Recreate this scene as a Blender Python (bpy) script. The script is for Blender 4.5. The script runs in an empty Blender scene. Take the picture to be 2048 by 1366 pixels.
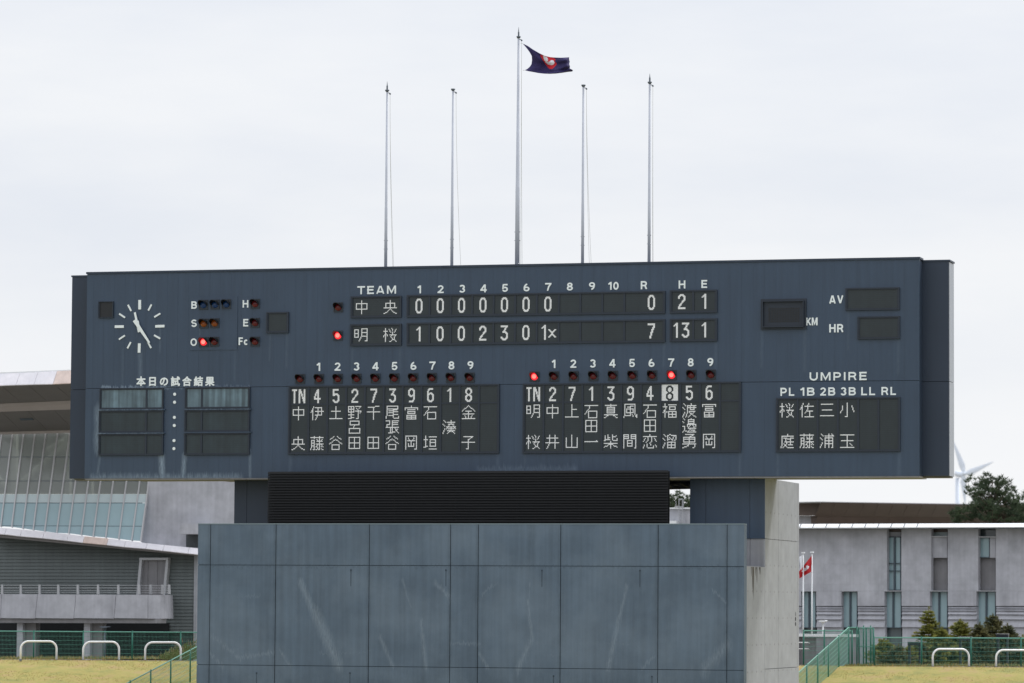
import bpy, bmesh, math, random
from mathutils import Vector, Matrix
random.seed(7)
SC = bpy.context.scene
COL = SC.collection
PI = math.pi
# ------------------------------------------------------------------ camera
FPX = 7839.5; PITCH = .06786; ROLL = .00633; YAW = .27445
CAM = Vector((36.55, -130.0, 2.09))
F_ = Vector((-math.sin(YAW)*math.cos(PITCH), math.cos(YAW)*math.cos(PITCH), math.sin(PITCH)))
R0 = Vector((math.cos(YAW), math.sin(YAW), 0)); U0 = R0.cross(F_)
R_ = math.cos(ROLL)*R0 + math.sin(ROLL)*U0
U_ = -math.sin(ROLL)*R0 + math.cos(ROLL)*U0
cd = bpy.data.cameras.new('camera'); cam = bpy.data.objects.new('camera', cd); COL.objects.link(cam)
cd.sensor_width = 36; cd.lens = FPX*36/2048; cd.clip_start = 1; cd.clip_end = 6000
cam.matrix_world = Matrix(((R_.x, U_.x, -F_.x, CAM.x), (R_.y, U_.y, -F_.y, CAM.y), (R_.z, U_.z, -F_.z, CAM.z), (0, 0, 0, 1)))
SC.camera = cam
cd.dof.use_dof = True; cd.dof.focus_distance = 134; cd.dof.aperture_fstop = 1.6
# ------------------------------------------------------------------ sky and sun
SUN_EL = math.radians(52); SUN_ROT = math.radians(38)       # high sun behind thin cloud, ahead-right of the camera
w = bpy.data.worlds.new('World'); SC.world = w; w.use_nodes = True
nt = w.node_tree; nt.nodes.clear(); N = nt.nodes.new; L = nt.links.new
out = N('ShaderNodeOutputWorld'); bg = N('ShaderNodeBackground'); bg.inputs[1].default_value = .1
sky = N('ShaderNodeTexSky'); sky.sky_type = 'NISHITA'; sky.sun_disc = False
sky.sun_elevation = SUN_EL; sky.sun_rotation = SUN_ROT; sky.air_density = 1.2; sky.dust_density = 2.5
tc = N('ShaderNodeTexCoord'); sep = N('ShaderNodeSeparateXYZ'); L(tc.outputs['Generated'], sep.inputs[0])
mp = N('ShaderNodeMapping'); mp.inputs['Scale'].default_value = (3.6, 3.6, 15); L(tc.outputs['Generated'], mp.inputs[0])
mp.inputs['Rotation'].default_value = (0.05, 0.02, 0)
nz = N('ShaderNodeTexNoise'); nz.inputs['Scale'].default_value = 2.1; nz.inputs['Detail'].default_value = 7; nz.inputs['Roughness'].default_value = .55
L(mp.outputs[0], nz.inputs[0])
cr = N('ShaderNodeValToRGB'); L(nz.outputs[0], cr.inputs[0])
cr.color_ramp.elements[0].position = .3; cr.color_ramp.elements[0].color = (6.6, 6.88, 7.5, 1)
cr.color_ramp.elements[1].position = .68; cr.color_ramp.elements[1].color = (7.55, 7.66, 7.95, 1)
# cloud deck a little brighter near the horizon
mr = N('ShaderNodeMapRange'); mr.inputs[1].default_value = -.02; mr.inputs[2].default_value = .11; mr.inputs[3].default_value = 0; mr.inputs[4].default_value = 1
mr.interpolation_type = 'SMOOTHSTEP'
L(sep.outputs[2], mr.inputs[0])
hz = N('ShaderNodeMixRGB'); hz.inputs[1].default_value = (8.35, 8.5, 8.7, 1); L(mr.outputs[0], hz.inputs[0]); L(cr.outputs[0], hz.inputs[2])
mx = N('ShaderNodeMixRGB'); mx.inputs[0].default_value = .9; L(sky.outputs[0], mx.inputs[1]); L(hz.outputs[0], mx.inputs[2])
# an overcast dome grows brighter towards the zenith
zn_ = N('ShaderNodeMapRange'); zn_.inputs[1].default_value = .16; zn_.inputs[2].default_value = 1; zn_.inputs[3].default_value = 1; zn_.inputs[4].default_value = 1.75; L(sep.outputs[2], zn_.inputs[0])
zs_ = N('ShaderNodeVectorMath'); zs_.operation = 'SCALE'; L(mx.outputs[0], zs_.inputs[0]); L(zn_.outputs[0], zs_.inputs['Scale'])
L(zs_.outputs[0], bg.inputs[0]); L(bg.outputs[0], out.inputs[0])
sl = bpy.data.lights.new('sun', 'SUN'); sl.energy = 1.5; sl.angle = math.radians(12); sl.color = (1, .985, .96)
so = bpy.data.objects.new('sun', sl); COL.objects.link(so)
sd = Vector((math.sin(SUN_ROT)*math.cos(SUN_EL), math.cos(SUN_ROT)*math.cos(SUN_EL), math.sin(SUN_EL)))
so.rotation_euler = sd.to_track_quat('Z', 'Y').to_euler(); so.location = (0, 0, 60)
SC.view_settings.view_transform = 'Standard'; SC.view_settings.look = 'None'
SC.view_settings.exposure = 0.3; SC.view_settings.gamma = 1; SC.view_settings.use_curve_mapping = False

# ------------------------------------------------------------------ geometry helpers
def ray(px, py):
    d = F_*FPX + R_*(px-1024) + U_*(683-py)
    return d
def hit_z(px, py, z=0.0):
    d = ray(px, py); t = (z-CAM.z)/d.z
    return CAM + d*t
class Face:
    """vertical plane: u runs to the right, n points out of the wall towards the field"""
    def __init__(s, O, a=0.0):
        s.O = Vector(O); s.u = Vector((math.cos(a), math.sin(a), 0)); s.n = Vector((math.sin(a), -math.cos(a), 0))
    def at(s, px, py, d=0.0):
        r = ray(px, py); P = s.O + s.n*d
        t = (P-CAM).dot(s.n)/r.dot(s.n); q = CAM + r*t - s.O
        return (q.dot(s.u), q.z)
    def pt(s, u, z, d=0.0):
        return s.O + s.u*u + s.n*d + Vector((0, 0, z))
    def p(s, px, py, d=0.0):
        u, z = s.at(px, py, d); return s.pt(u, z, d)

LOC = {}
class MB:
    def __init__(s): s.v = []; s.f = []; s.m = []
    def face(s, pts, mi=0):
        i = len(s.v); s.v += [Vector(p) for p in pts]; s.f.append(tuple(range(i, i+len(pts)))); s.m.append(mi); return s
    def prism(s, F, uv, d0, d1, mi=0):
        a = sum(uv[i][0]*uv[(i+1) % len(uv)][1]-uv[(i+1) % len(uv)][0]*uv[i][1] for i in range(len(uv)))
        if a < 0: uv = uv[::-1]
        n = len(uv); i = len(s.v)
        s.v += [F.pt(u, z, max(d0, d1)) for u, z in uv] + [F.pt(u, z, min(d0, d1)) for u, z in uv]
        s.f.append(tuple(range(i, i+n))); s.f.append(tuple(range(i+2*n-1, i+n-1, -1)))
        for k in range(n):
            j = (k+1) % n; s.f.append((i+k, i+n+k, i+n+j, i+j))
        s.m += [mi]*(n+2); return s
    def rect(s, F, u0, u1, z0, z1, d0, d1, mi=0):
        return s.prism(F, [(u0, z0), (u1, z0), (u1, z1), (u0, z1)], d0, d1, mi)
    def px(s, F, pts, d0, d1, mi=0):
        return s.prism(F, [F.at(x, y, max(d0, d1)) for x, y in pts], d0, d1, mi)
    def box(s, x0, x1, y0, y1, z0, z1, mi=0):
        return s.rect(Face((0, 0, 0)), x0, x1, z0, z1, -y0, -y1, mi)
    def tube(s, p0, p1, r0, r1=None, n=8, cap=True, mi=0):
        r1 = r0 if r1 is None else r1
        p0 = Vector(p0); p1 = Vector(p1); d = (p1-p0).normalized()
        a = d.orthogonal().normalized(); b = d.cross(a); i = len(s.v)
        for p, r in ((p0, r0), (p1, r1)):
            for k in range(n):
                t = 2*PI*k/n; s.v.append(p+(a*math.cos(t)+b*math.sin(t))*r)
        for k in range(n):
            j = (k+1) % n; s.f.append((i+k, i+j, i+n+j, i+n+k)); s.m.append(mi)
        if cap:
            s.f.append(tuple(range(i+n-1, i-1, -1))); s.f.append(tuple(range(i+n, i+2*n))); s.m += [mi, mi]
        return s
    def path(s, pts, r, n=8, mi=0):
        pts = [Vector(p) for p in pts]; i = len(s.v); up = Vector((0, 1, 0))
        rs = r if isinstance(r, (list, tuple)) else [r]*len(pts)
        for k, p in enumerate(pts):
            d = (pts[min(k+1, len(pts)-1)]-pts[max(k-1, 0)]).normalized()
            a = d.cross(up)
            a = a.normalized() if a.length > 1e-4 else d.orthogonal().normalized()
            b = d.cross(a)
            for q in range(n):
                t = 2*PI*q/n; s.v.append(p+(a*math.cos(t)+b*math.sin(t))*rs[k])
        for k in range(len(pts)-1):
            for q in range(n):
                j = (q+1) % n; s.f.append((i+k*n+q, i+k*n+j, i+(k+1)*n+j, i+(k+1)*n+q)); s.m.append(mi)
        s.f.append(tuple(range(i+n-1, i-1, -1))); e = i+(len(pts)-1)*n; s.f.append(tuple(range(e, e+n))); s.m += [mi, mi]
        return s
    def mesh(s, name, mats, off=Vector((0, 0, 0)), smooth=False):
        me = bpy.data.meshes.new(name)
        me.from_pydata([tuple(v-off) for v in s.v], [], s.f)
        for m in (mats if isinstance(mats, (list, tuple)) else [mats]): me.materials.append(m)
        if any(s.m): me.polygons.foreach_set('material_index', s.m)
        if smooth:
            me.polygons.foreach_set('use_smooth', [len(p.vertices) < 5 for p in me.polygons])
        me.update(); return me
    def build(s, name, mats, parent=None, smooth=False, loc=None):
        off = LOC.get(parent.name, Vector((0, 0, 0))) if parent else Vector((0, 0, 0))
        base = Vector(loc) if loc is not None else Vector((0, 0, 0))
        if parent is None:
            me = s.mesh(name, mats, base, smooth); o = bpy.data.objects.new(name, me); o.location = base; COL.objects.link(o); LOC[o.name] = base
            return o
        me = s.mesh(name, mats, off, smooth); o = bpy.data.objects.new(name, me)
        COL.objects.link(o); o.parent = parent; LOC[o.name] = off
        return o
def tag(o, label=None, cat=None, group=None, kind=None):
    if label: o['label'] = label
    if cat: o['category'] = cat
    if group: o['group'] = group
    if kind: o['kind'] = kind
    return o
def thing(name, loc, label, cat, group=None):
    o = bpy.data.objects.new(name, None); o.location = loc; COL.objects.link(o); LOC[o.name] = Vector(loc)
    return tag(o, label, cat, group)
def inst(name, me, parent, loc, rz=0, label=None, scale=None):
    """child object sharing mesh data; loc in world"""
    o = bpy.data.objects.new(name, me); COL.objects.link(o); o.parent = parent
    o.location = Vector(loc)-LOC[parent.name]; o.rotation_euler.z = rz
    if scale: o.scale = scale
    if label: o['label'] = label
    LOC[o.name] = Vector(loc)
    return o
def copy_tree(o, loc, label=None, rz=None, scale=None):
    c = o.copy(); COL.objects.link(c); c.location = loc; LOC[c.name] = Vector(loc)
    if label: c['label'] = label
    if rz is not None: c.rotation_euler.z = rz
    if scale: c.scale = scale
    for ch in list(o.children):
        d = ch.copy(); COL.objects.link(d); d.parent = c
        for g in ch.children:
            e = g.copy(); COL.objects.link(e); e.parent = d
    return c

# ------------------------------------------------------------------ materials
def lin(c, k=1.0):
    r = []
    for x in c[:3]:
        x /= 255; r.append(min(.9, k*(x/12.92 if x <= .04045 else ((x+.055)/1.055)**2.4)))
    return (*r, 1)
def mat(name, col, rough=.6, var=.12, scale=3.0, metal=0.0, bump=0.0, bscale=30, streak=0.0, spec=.5, col2=None, k=1.0, stretch=(1, 1, 1), extra=None):
    """streak: vertical wash streaks; var: mottling; col/col2 are sRGB 0-255 surface colours times k"""
    m = bpy.data.materials.new(name); m.use_nodes = True; t = m.node_tree; N = t.nodes.new; L = t.links.new
    b = t.nodes['Principled BSDF']; b.inputs['Roughness'].default_value = rough; b.inputs['Metallic'].default_value = metal
    b.inputs['Specular IOR Level'].default_value = spec
    c = lin(col, k); g = N('ShaderNodeNewGeometry')
    mpn = N('ShaderNodeMapping'); mpn.inputs['Scale'].default_value = stretch; L(g.outputs['Position'], mpn.inputs[0])
    nz = N('ShaderNodeTexNoise'); nz.inputs['Scale'].default_value = scale; nz.inputs['Detail'].default_value = 6; nz.inputs['Roughness'].default_value = .6
    L(mpn.outputs[0], nz.inputs[0])
    rp = N('ShaderNodeValToRGB'); L(nz.outputs[0], rp.inputs[0])
    rp.color_ramp.elements[0].position = .28; rp.color_ramp.elements[1].position = .72
    c2 = lin(col2, k) if col2 else tuple(min(.95, x*(1+var)) for x in c[:3])+(1,)
    rp.color_ramp.elements[0].color = tuple(x*(1-var) for x in c[:3])+(1,) if not col2 else c
    rp.color_ramp.elements[1].color = c2
    cur = rp.outputs[0]
    if streak:
        mp2 = N('ShaderNodeMapping'); mp2.inputs['Scale'].default_value = (5, 5, .22); L(g.outputs['Position'], mp2.inputs[0])
        n2 = N('ShaderNodeTexNoise'); n2.inputs['Scale'].default_value = 1.3; n2.inputs['Detail'].default_value = 5; L(mp2.outputs[0], n2.inputs[0])
        r2 = N('ShaderNodeMapRange'); r2.inputs[1].default_value = .3; r2.inputs[2].default_value = .75; r2.inputs[3].default_value = 1-streak; r2.inputs[4].default_value = 1+streak
        L(n2.outputs[0], r2.inputs[0])
        mm = N('ShaderNodeVectorMath'); mm.operation = 'SCALE'; L(cur, mm.inputs[0]); L(r2.outputs[0], mm.inputs['Scale']); cur = mm.outputs[0]
    if extra: cur = extra(t, g, cur)
    L(cur, b.inputs['Base Color'])
    if bump:
        n3 = N('ShaderNodeTexNoise'); n3.inputs['Scale'].default_value = bscale; n3.inputs['Detail'].default_value = 4; L(g.outputs['Position'], n3.inputs[0])
        bp = N('ShaderNodeBump'); bp.inputs['Strength'].default_value = bump; bp.inputs['Distance'].default_value = .02
        L(n3.outputs[0], bp.inputs['Height']); L(bp.outputs[0], b.inputs['Normal'])
    return m
def emis(name, col, s):
    m = bpy.data.materials.new(name); m.use_nodes = True; b = m.node_tree.nodes['Principled BSDF']
    b.inputs['Base Color'].default_value = lin(col); b.inputs['Emission Color'].default_value = lin(col); b.inputs['Emission Strength'].default_value = s
    b.inputs['Roughness'].default_value = .2
    return m
def mathn(t, op, a, b=None, c=None, clamp=False):
    n = t.nodes.new('ShaderNodeMath'); n.operation = op; n.use_clamp = clamp
    for i, x in enumerate((a, b, c)):
        if x is None: continue
        if isinstance(x, (int, float)): n.inputs[i].default_value = x
        else: t.links.new(x, n.inputs[i])
    return n.outputs[0]
def stains(segs, tint, ribs=0.0, blotch=0.0, ribdark=.06):
    """wear marks with a shape of their own: (x0,z0,x1,z1,width,strength,fade) in wall metres, edges broken by noise"""
    def fn(t, g, cur):
        N = t.nodes.new; L = t.links.new
        sp = N('ShaderNodeSeparateXYZ'); L(g.outputs['Position'], sp.inputs[0])
        mpn = N('ShaderNodeMapping'); mpn.inputs['Scale'].default_value = (7, 7, 1.0); L(g.outputs['Position'], mpn.inputs[0])
        nz = N('ShaderNodeTexNoise'); nz.inputs['Scale'].default_value = 2.2; nz.inputs['Detail'].default_value = 6; L(mpn.outputs[0], nz.inputs[0])
        jit = mathn(t, 'MULTIPLY', mathn(t, 'SUBTRACT', nz.outputs[0], .5), .5)
        x = sp.outputs[0]; z = mathn(t, 'ADD', sp.outputs[2], jit)
        tot = None
        for (x0, z0, x1, z1, wd, st, fd) in segs:
            if abs(z1-z0) < 1e-4: z1 += 1e-3
            dx, dz = x1-x0, z1-z0; L2 = dx*dx+dz*dz
            rx = mathn(t, 'SUBTRACT', x, x0); rz = mathn(t, 'SUBTRACT', z, z0)
            tt = mathn(t, 'DIVIDE', mathn(t, 'ADD', mathn(t, 'MULTIPLY', rx, dx), mathn(t, 'MULTIPLY', rz, dz)), L2, clamp=True)
            ex = mathn(t, 'SUBTRACT', rx, mathn(t, 'MULTIPLY', tt, dx)); ez = mathn(t, 'SUBTRACT', rz, mathn(t, 'MULTIPLY', tt, dz))
            # the marks run downwards: softer below the line than above it
            ds = mathn(t, 'SQRT', mathn(t, 'ADD', mathn(t, 'MULTIPLY', ex, ex), mathn(t, 'MULTIPLY', mathn(t, 'MULTIPLY', ez, ez), fd)))
            v = mathn(t, 'MULTIPLY', mathn(t, 'SUBTRACT', 1.0, mathn(t, 'DIVIDE', ds, wd), clamp=True), st)
            tot = v if tot is None else mathn(t, 'MAXIMUM', tot, v)
        n2 = N('ShaderNodeTexNoise'); n2.inputs['Scale'].default_value = 5; n2.inputs['Detail'].default_value = 7; L(mpn.outputs[0], n2.inputs[0])
        nf = N('ShaderNodeMapRange'); nf.inputs[1].default_value = .35; nf.inputs[2].default_value = .65; L(n2.outputs[0], nf.inputs[0])
        if tot is None: fac = mathn(t, 'MULTIPLY', nf.outputs[0], 0)
        else: fac = mathn(t, 'MULTIPLY', tot, mathn(t, 'ADD', mathn(t, 'MULTIPLY', nf.outputs[0], .7), .3))
        if blotch:
            n4 = N('ShaderNodeTexNoise'); n4.inputs['Scale'].default_value = .42; n4.inputs['Detail'].default_value = 5; n4.inputs['Roughness'].default_value = .62; L(g.outputs['Position'], n4.inputs[0])
            r4 = N('ShaderNodeMapRange'); r4.inputs[1].default_value = .42; r4.inputs[2].default_value = .68; r4.inputs[4].default_value = blotch; L(n4.outputs[0], r4.inputs[0])
            fac = mathn(t, 'MAXIMUM', fac, r4.outputs[0])
        mix = N('ShaderNodeMixRGB'); L(fac, mix.inputs[0]); L(cur, mix.inputs[1]); mix.inputs[2].default_value = lin(tint)
        return mix.outputs[0]
    return fn

M = {}
BF = Face((0, 0, 0)); bpx = lambda x, y: BF.at(x, y)
def sg(F, x0, y0, x1, y1, w_, s_, fd=.35, d=0):
    a = F.at(x0, y0, d); b = F.at(x1, y1, d)
    o = F.O
    return (a[0]+o.x, a[1], b[0]+o.x, b[1], w_, s_, fd)
bst = [sg(BF, 198, 826, 199, 855, .24, .75), sg(BF, 197, 872, 198, 892, .24, .75), sg(BF, 323, 912, 325, 958, .16, .9, .9), sg(BF, 369, 912, 366, 955, .13, .7, .9),
       sg(BF, 500, 905, 500, 956, .08, .4, .8), sg(BF, 200, 912, 194, 955, .06, .3, .8), sg(BF, 205, 777, 330, 776, .09, .9, .9), sg(BF, 330, 774, 500, 773, .05, .35, .9),
       sg(BF, 185, 957, 480, 957, .16, .55, .5), sg(BF, 200, 821, 326, 821, .05, .4, 1), sg(BF, 373, 819, 498, 818, .05, .35, 1), sg(BF, 200, 867, 326, 867, .05, .35, 1),
       sg(BF, 280, 704, 281, 770, .12, .25, .8), sg(BF, 320, 655, 320, 705, .05, .2, .8), sg(BF, 400, 653, 400, 672, .03, .3, .8), sg(BF, 960, 938, 1150, 938, .16, .22, 1)]+[sg(BF, x, a_, x-1, b_, w_*1.5, q_*.42, .9) for x, a_, b_, w_, q_ in ((246, 700, 768, .05, .2), (470, 702, 760, .04, .18), (540, 664, 720, .04, .22), (574, 664, 735, .05, .2), (705, 690, 740, .04, .2), (800, 690, 750, .05, .18), (1328, 682, 735, .05, .2), (1432, 680, 740, .05, .18), (1524, 660, 730, .05, .2), (1610, 660, 740, .06, .22), (1697, 618, 700, .04, .16), (1797, 676, 745, .05, .2), (581, 908, 950, .06, .25), (996, 905, 950, .06, .25), (1050, 906, 950, .05, .22), (1480, 902, 950, .06, .25), (1556, 903, 950, .05, .22), (1799, 901, 950, .06, .25))]
M['board'] = mat('board_paint', (53, 70, 90), .42, .08, .5, streak=.09, spec=.5, k=1.0, extra=stains(bst, (150, 168, 184)))
M['board_dark'] = mat('board_dark_paint', (41, 54, 72), .5, .06, .6, streak=.05, k=.95)
M['board_side'] = mat('board_end_panel', (158, 163, 173), .5, .05, .8, streak=.05)
M['bezel'] = mat('bezel_paint', (32, 42, 55), .45, .08, 2, k=1.0)
def hlines(pitch, dark):
    def fn(t, g, cur):
        N = t.nodes.new; L = t.links.new
        sp = N('ShaderNodeSeparateXYZ'); L(g.outputs['Position'], sp.inputs[0])
        s = mathn(t, 'SINE', mathn(t, 'MULTIPLY', sp.outputs[2], 2*PI/pitch))
        s = mathn(t, 'ADD', mathn(t, 'MULTIPLY', s, dark/2), 1-dark/2)
        mm = N('ShaderNodeVectorMath'); mm.operation = 'SCALE'; L(cur, mm.inputs[0]); L(s, mm.inputs['Scale']); return mm.outputs[0]
    return fn
M['module'] = mat('dot_module', (46, 58, 63), .38, .12, 2.5, streak=.08, k=.7, extra=hlines(.0645, .22))
M['module_dusty'] = mat('dusty_module_cover', (88, 108, 118), .3, .3, 1.5, streak=.6, k=1.1)
M['module_green'] = mat('green_grey_module', (40, 54, 60), .35, .25, 1.5, streak=.25, extra=hlines(.0645, .2))
M['dot'] = mat('white_flip_dot', (228, 240, 246), .5, .02, 8, k=1.15)
M['letter'] = mat('white_letter_paint', (236, 243, 255), .45, .02, 3, k=1.0)
M['lamp_house'] = mat('lamp_housing', (40, 48, 56), .5, .1, 6)
M['hood'] = mat('lamp_hood_black', (26, 29, 33), .5, .1, 6)
M['lens_red'] = mat('lens_dark_red', (104, 28, 36), .2, .15, 12)
M['lens_blue'] = mat('lens_blue', (14, 58, 112), .2, .15, 12)
M['lens_orange'] = mat('lens_orange', (150, 76, 26), .2, .15, 12)
M['lens_lit'] = emis('lens_lit_red', (255, 42, 52), 1.0)
M['lens_core'] = emis('lens_lit_core', (255, 120, 110), 1.3)
M['black_slat'] = mat('black_louvre', (13, 15, 18), .8, .1, 1.2, streak=.08, k=1.0)
M['pole'] = mat('galvanised_pole', (186, 190, 200), .6, .06, 1.5, metal=.0, streak=.04, spec=.3)
M['fitting'] = mat('pole_fitting', (95, 103, 113), .45, .1, 6, metal=.4)
M['rope'] = mat('halyard_rope', (188, 188, 182), .8, .05, 6)
WF = Face((0, -2.6, 0))
WDX = 0
wst = [sg(WF, 601, 1165, 632, 1235, .16, .5, .5), sg(WF, 632, 1230, 678, 1330, .26, .55, .4), sg(WF, 423, 1270, 480, 1315, .14, .4, .3), sg(WF, 420, 1308, 446, 1332, .12, .4, .3),
       sg(WF, 480, 1315, 548, 1305, .08, .4, .3), sg(WF, 560, 1302, 580, 1330, .10, .35, .3), sg(WF, 805, 1160, 822, 1215, .06, .35), sg(WF, 760, 1275, 786, 1333, .10, .4),
       sg(WF, 842, 1240, 852, 1335, .12, .45), sg(WF, 870, 1165, 900, 1195, .10, .4, .3), sg(WF, 1060, 1165, 1056, 1220, .07, .35), sg(WF, 1055, 1200, 1065, 1280, .10, .5), sg(WF, 1062, 1280, 1036, 1338, .18, .45, .4),
       sg(WF, 1254, 1170, 1238, 1240, .10, .45), sg(WF, 1238, 1238, 1216, 1338, .16, .5, .4), sg(WF, 1310, 1312, 1284, 1336, .08, .4, .4), sg(WF, 1425, 1180, 1452, 1206, .05, .35, .6), sg(WF, 1454, 1290, 1408, 1338, .24, .4, .25),
       sg(WF, 958, 1305, 976, 1336, .08, .35), sg(WF, 965, 1188, 995, 1163, .05, .3), sg(WF, 640, 1307, 740, 1305, .05, .25, 1), sg(WF, 900, 1287, 960, 1287, .08, .3, 1), sg(WF, 1070, 1287, 1290, 1288, .05, .25, 1),
       sg(WF, 1090, 1311, 1200, 1312, .05, .25, 1), sg(WF, 430, 1195, 520, 1192, .05, .2, 1)]
jst = [sg(WF, x, 1050, x-2.5, 1366, .11, .6, .02) for x in (420, 551, 738, 900.5, 956, 1121, 1316, 1454)]+[sg(WF, x, 1050, x-1, 1100, .22, .35, .05) for x in (525, 795, 1062, 1340)]+[sg(WF, 395, 1131.5, 1487, 1134, .05, .5, 1), sg(WF, 480, 1366, 1487, 1366, .5, .3, .3)]
jst += [sg(WF, x, 1140, x-.5, 1165, .035, .7, .1) for x in (702, 892, 1084, 1280)]
_f1 = stains(jst, (52, 66, 78)); _f2 = stains([q[:5]+(q[5]*.8,)+q[6:] for q in wst], (156, 170, 182), blotch=.15)
M['wall_blue'] = mat('blue_grey_backscreen', (86, 103, 120), .62, .12, .9, streak=.13, bump=.05, bscale=18, k=.98, extra=lambda t, g, c: _f2(t, g, _f1(t, g, c)))
M['wall_joint'] = mat('dark_joint', (44, 56, 68), .8, .1, 3)
M['concrete'] = mat('light_concrete', (163, 166, 172), .85, .10, 1.8, streak=.04, bump=.1, bscale=14, k=.9)
M['concrete_shade'] = mat('stained_shaded_concrete', (148, 149, 154), .85, .14, 1.4, streak=.12, bump=.12, bscale=16, k=.9)  # streaked like real stains; its darker base carries the shade of unlit front faces
M['concrete_far'] = mat('building_concrete', (178, 179, 186), .85, .2, 1.3, streak=.08, bump=.08, bscale=8, k=.95, extra=stains([], (205, 207, 212), blotch=.25))
M['concrete_dark'] = mat('grey_brown_concrete', (142, 141, 144), .85, .15, .8, streak=.1, k=.9)
M['moss'] = mat('rust_moss_streak', (84, 78, 70), .9, .3, 8)
M['fascia'] = mat('pale_roof_metal', (238, 234, 238), .35, .07, 1.3, metal=.0, streak=.05, col2=(222, 220, 226), k=1.0)
M['fascia_rust'] = mat('rust_tinged_roof_metal', (226, 206, 196), .4, .1, 1.6, streak=.1, k=.9)
M['soffit'] = mat('brown_soffit', (112, 108, 106), .7, .06, 1.0, streak=.02, k=.9)
M['soffit_line'] = mat('pale_soffit_strip', (166, 158, 156), .7, .06, 1.0)
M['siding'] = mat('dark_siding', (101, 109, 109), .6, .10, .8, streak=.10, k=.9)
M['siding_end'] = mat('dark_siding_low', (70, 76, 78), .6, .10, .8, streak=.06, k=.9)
M['frame_grey'] = mat('pale_frame_metal', (176, 178, 182), .45, .05, 2, metal=.2)
M['mullion'] = mat('pale_mullion', (186, 186, 188), .4, .05, 2, metal=.2)
M['dark_frame'] = mat('dark_window_frame', (66, 78, 88), .45, .08, 2)
M['glass_pale'] = mat('frosted_blue_glass', (152, 178, 185), .15, .06, .5, k=.95)
M['glass_dim'] = mat('dim_glass', (92, 104, 108), .12, .1, .7)
M['interior'] = mat('hall_interior', (168, 170, 166), .9, .1, .4)
M['interior_white'] = mat('interior_column', (240, 245, 235), .8, .05, 1)
M['blind'] = mat('pale_blue_spandrel', (186, 200, 203), .4, .06, .8)
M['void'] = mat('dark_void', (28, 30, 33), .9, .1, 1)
M['roof_brown'] = mat('brown_roof_metal', (104, 90, 84), .5, .12, .6, streak=.02)
M['roof_white'] = mat('white_roof_edge', (236, 238, 240), .35, .03, 2)
M['steel_white'] = mat('stainless_rail', (244, 246, 250), .3, .03, 4, metal=.05)
M['green'] = mat('green_fence_paint', (34, 112, 94), .4, .1, 4)
M['green_wire'] = mat('green_wire', (96, 156, 138), .4, .1, 4)
M['navy'] = mat('dark_navy_steel', (26, 30, 40), .45, .1, 3)
M['white_paint'] = mat('white_paint', (225, 228, 230), .4, .04, 3)
M['turbine'] = mat('turbine_white', (226, 233, 244), .5, .03, .02)
M['bark'] = mat('bark', (88, 74, 64), .9, .25, 6, bump=.3)
M['pine'] = mat('pine_needles', (50, 64, 50), .7, .35, 1.6, col2=(84, 98, 70), k=1)
M['fir'] = mat('fir_needles', (86, 98, 56), .75, .4, 2.0, col2=(158, 152, 70), k=1)
M['fir_dark'] = mat('dark_fir_needles', (66, 76, 60), .75, .4, 2.0, col2=(122, 116, 72), k=1)
M['weed'] = mat('weed_leaf', (80, 96, 56), .8, .3, 4, col2=(118, 126, 78))
M['seed'] = mat('dry_seed_head', (160, 142, 118), .9, .2, 8)
def glass(name, col, a):
    m = bpy.data.materials.new(name); m.use_nodes = True; t = m.node_tree; t.nodes.clear(); N = t.nodes.new
    o = N('ShaderNodeOutputMaterial'); x = N('ShaderNodeMixShader'); x.inputs[0].default_value = a
    tr = N('ShaderNodeBsdfTransparent'); tr.inputs[0].default_value = lin(col); g = N('ShaderNodeBsdfPrincipled')
    g.inputs['Base Color'].default_value = lin((148, 152, 152)); g.inputs['Roughness'].default_value = .12
    t.links.new(tr.outputs[0], x.inputs[1]); t.links.new(g.outputs[0], x.inputs[2]); t.links.new(x.outputs[0], o.inputs[0]); return m
M['glass'] = glass('clear_hall_glass', (214, 216, 212), .5)

def leafy(m, a=.35):
    t = m.node_tree; b = t.nodes['Principled BSDF']; o = [n for n in t.nodes if n.type == 'OUTPUT_MATERIAL'][0]
    tr = t.nodes.new('ShaderNodeBsdfTranslucent'); mx = t.nodes.new('ShaderNodeMixShader'); mx.inputs[0].default_value = a
    lk = b.inputs['Base Color'].links
    if lk: t.links.new(lk[0].from_socket, tr.inputs[0])
    t.links.new(b.outputs[0], mx.inputs[1]); t.links.new(tr.outputs[0], mx.inputs[2]); t.links.new(mx.outputs[0], o.inputs[0]); b.inputs['Specular IOR Level'].default_value = .2
for q in ('pine', 'fir', 'fir_dark', 'weed', 'seed'): leafy(M[q], .3)

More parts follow.
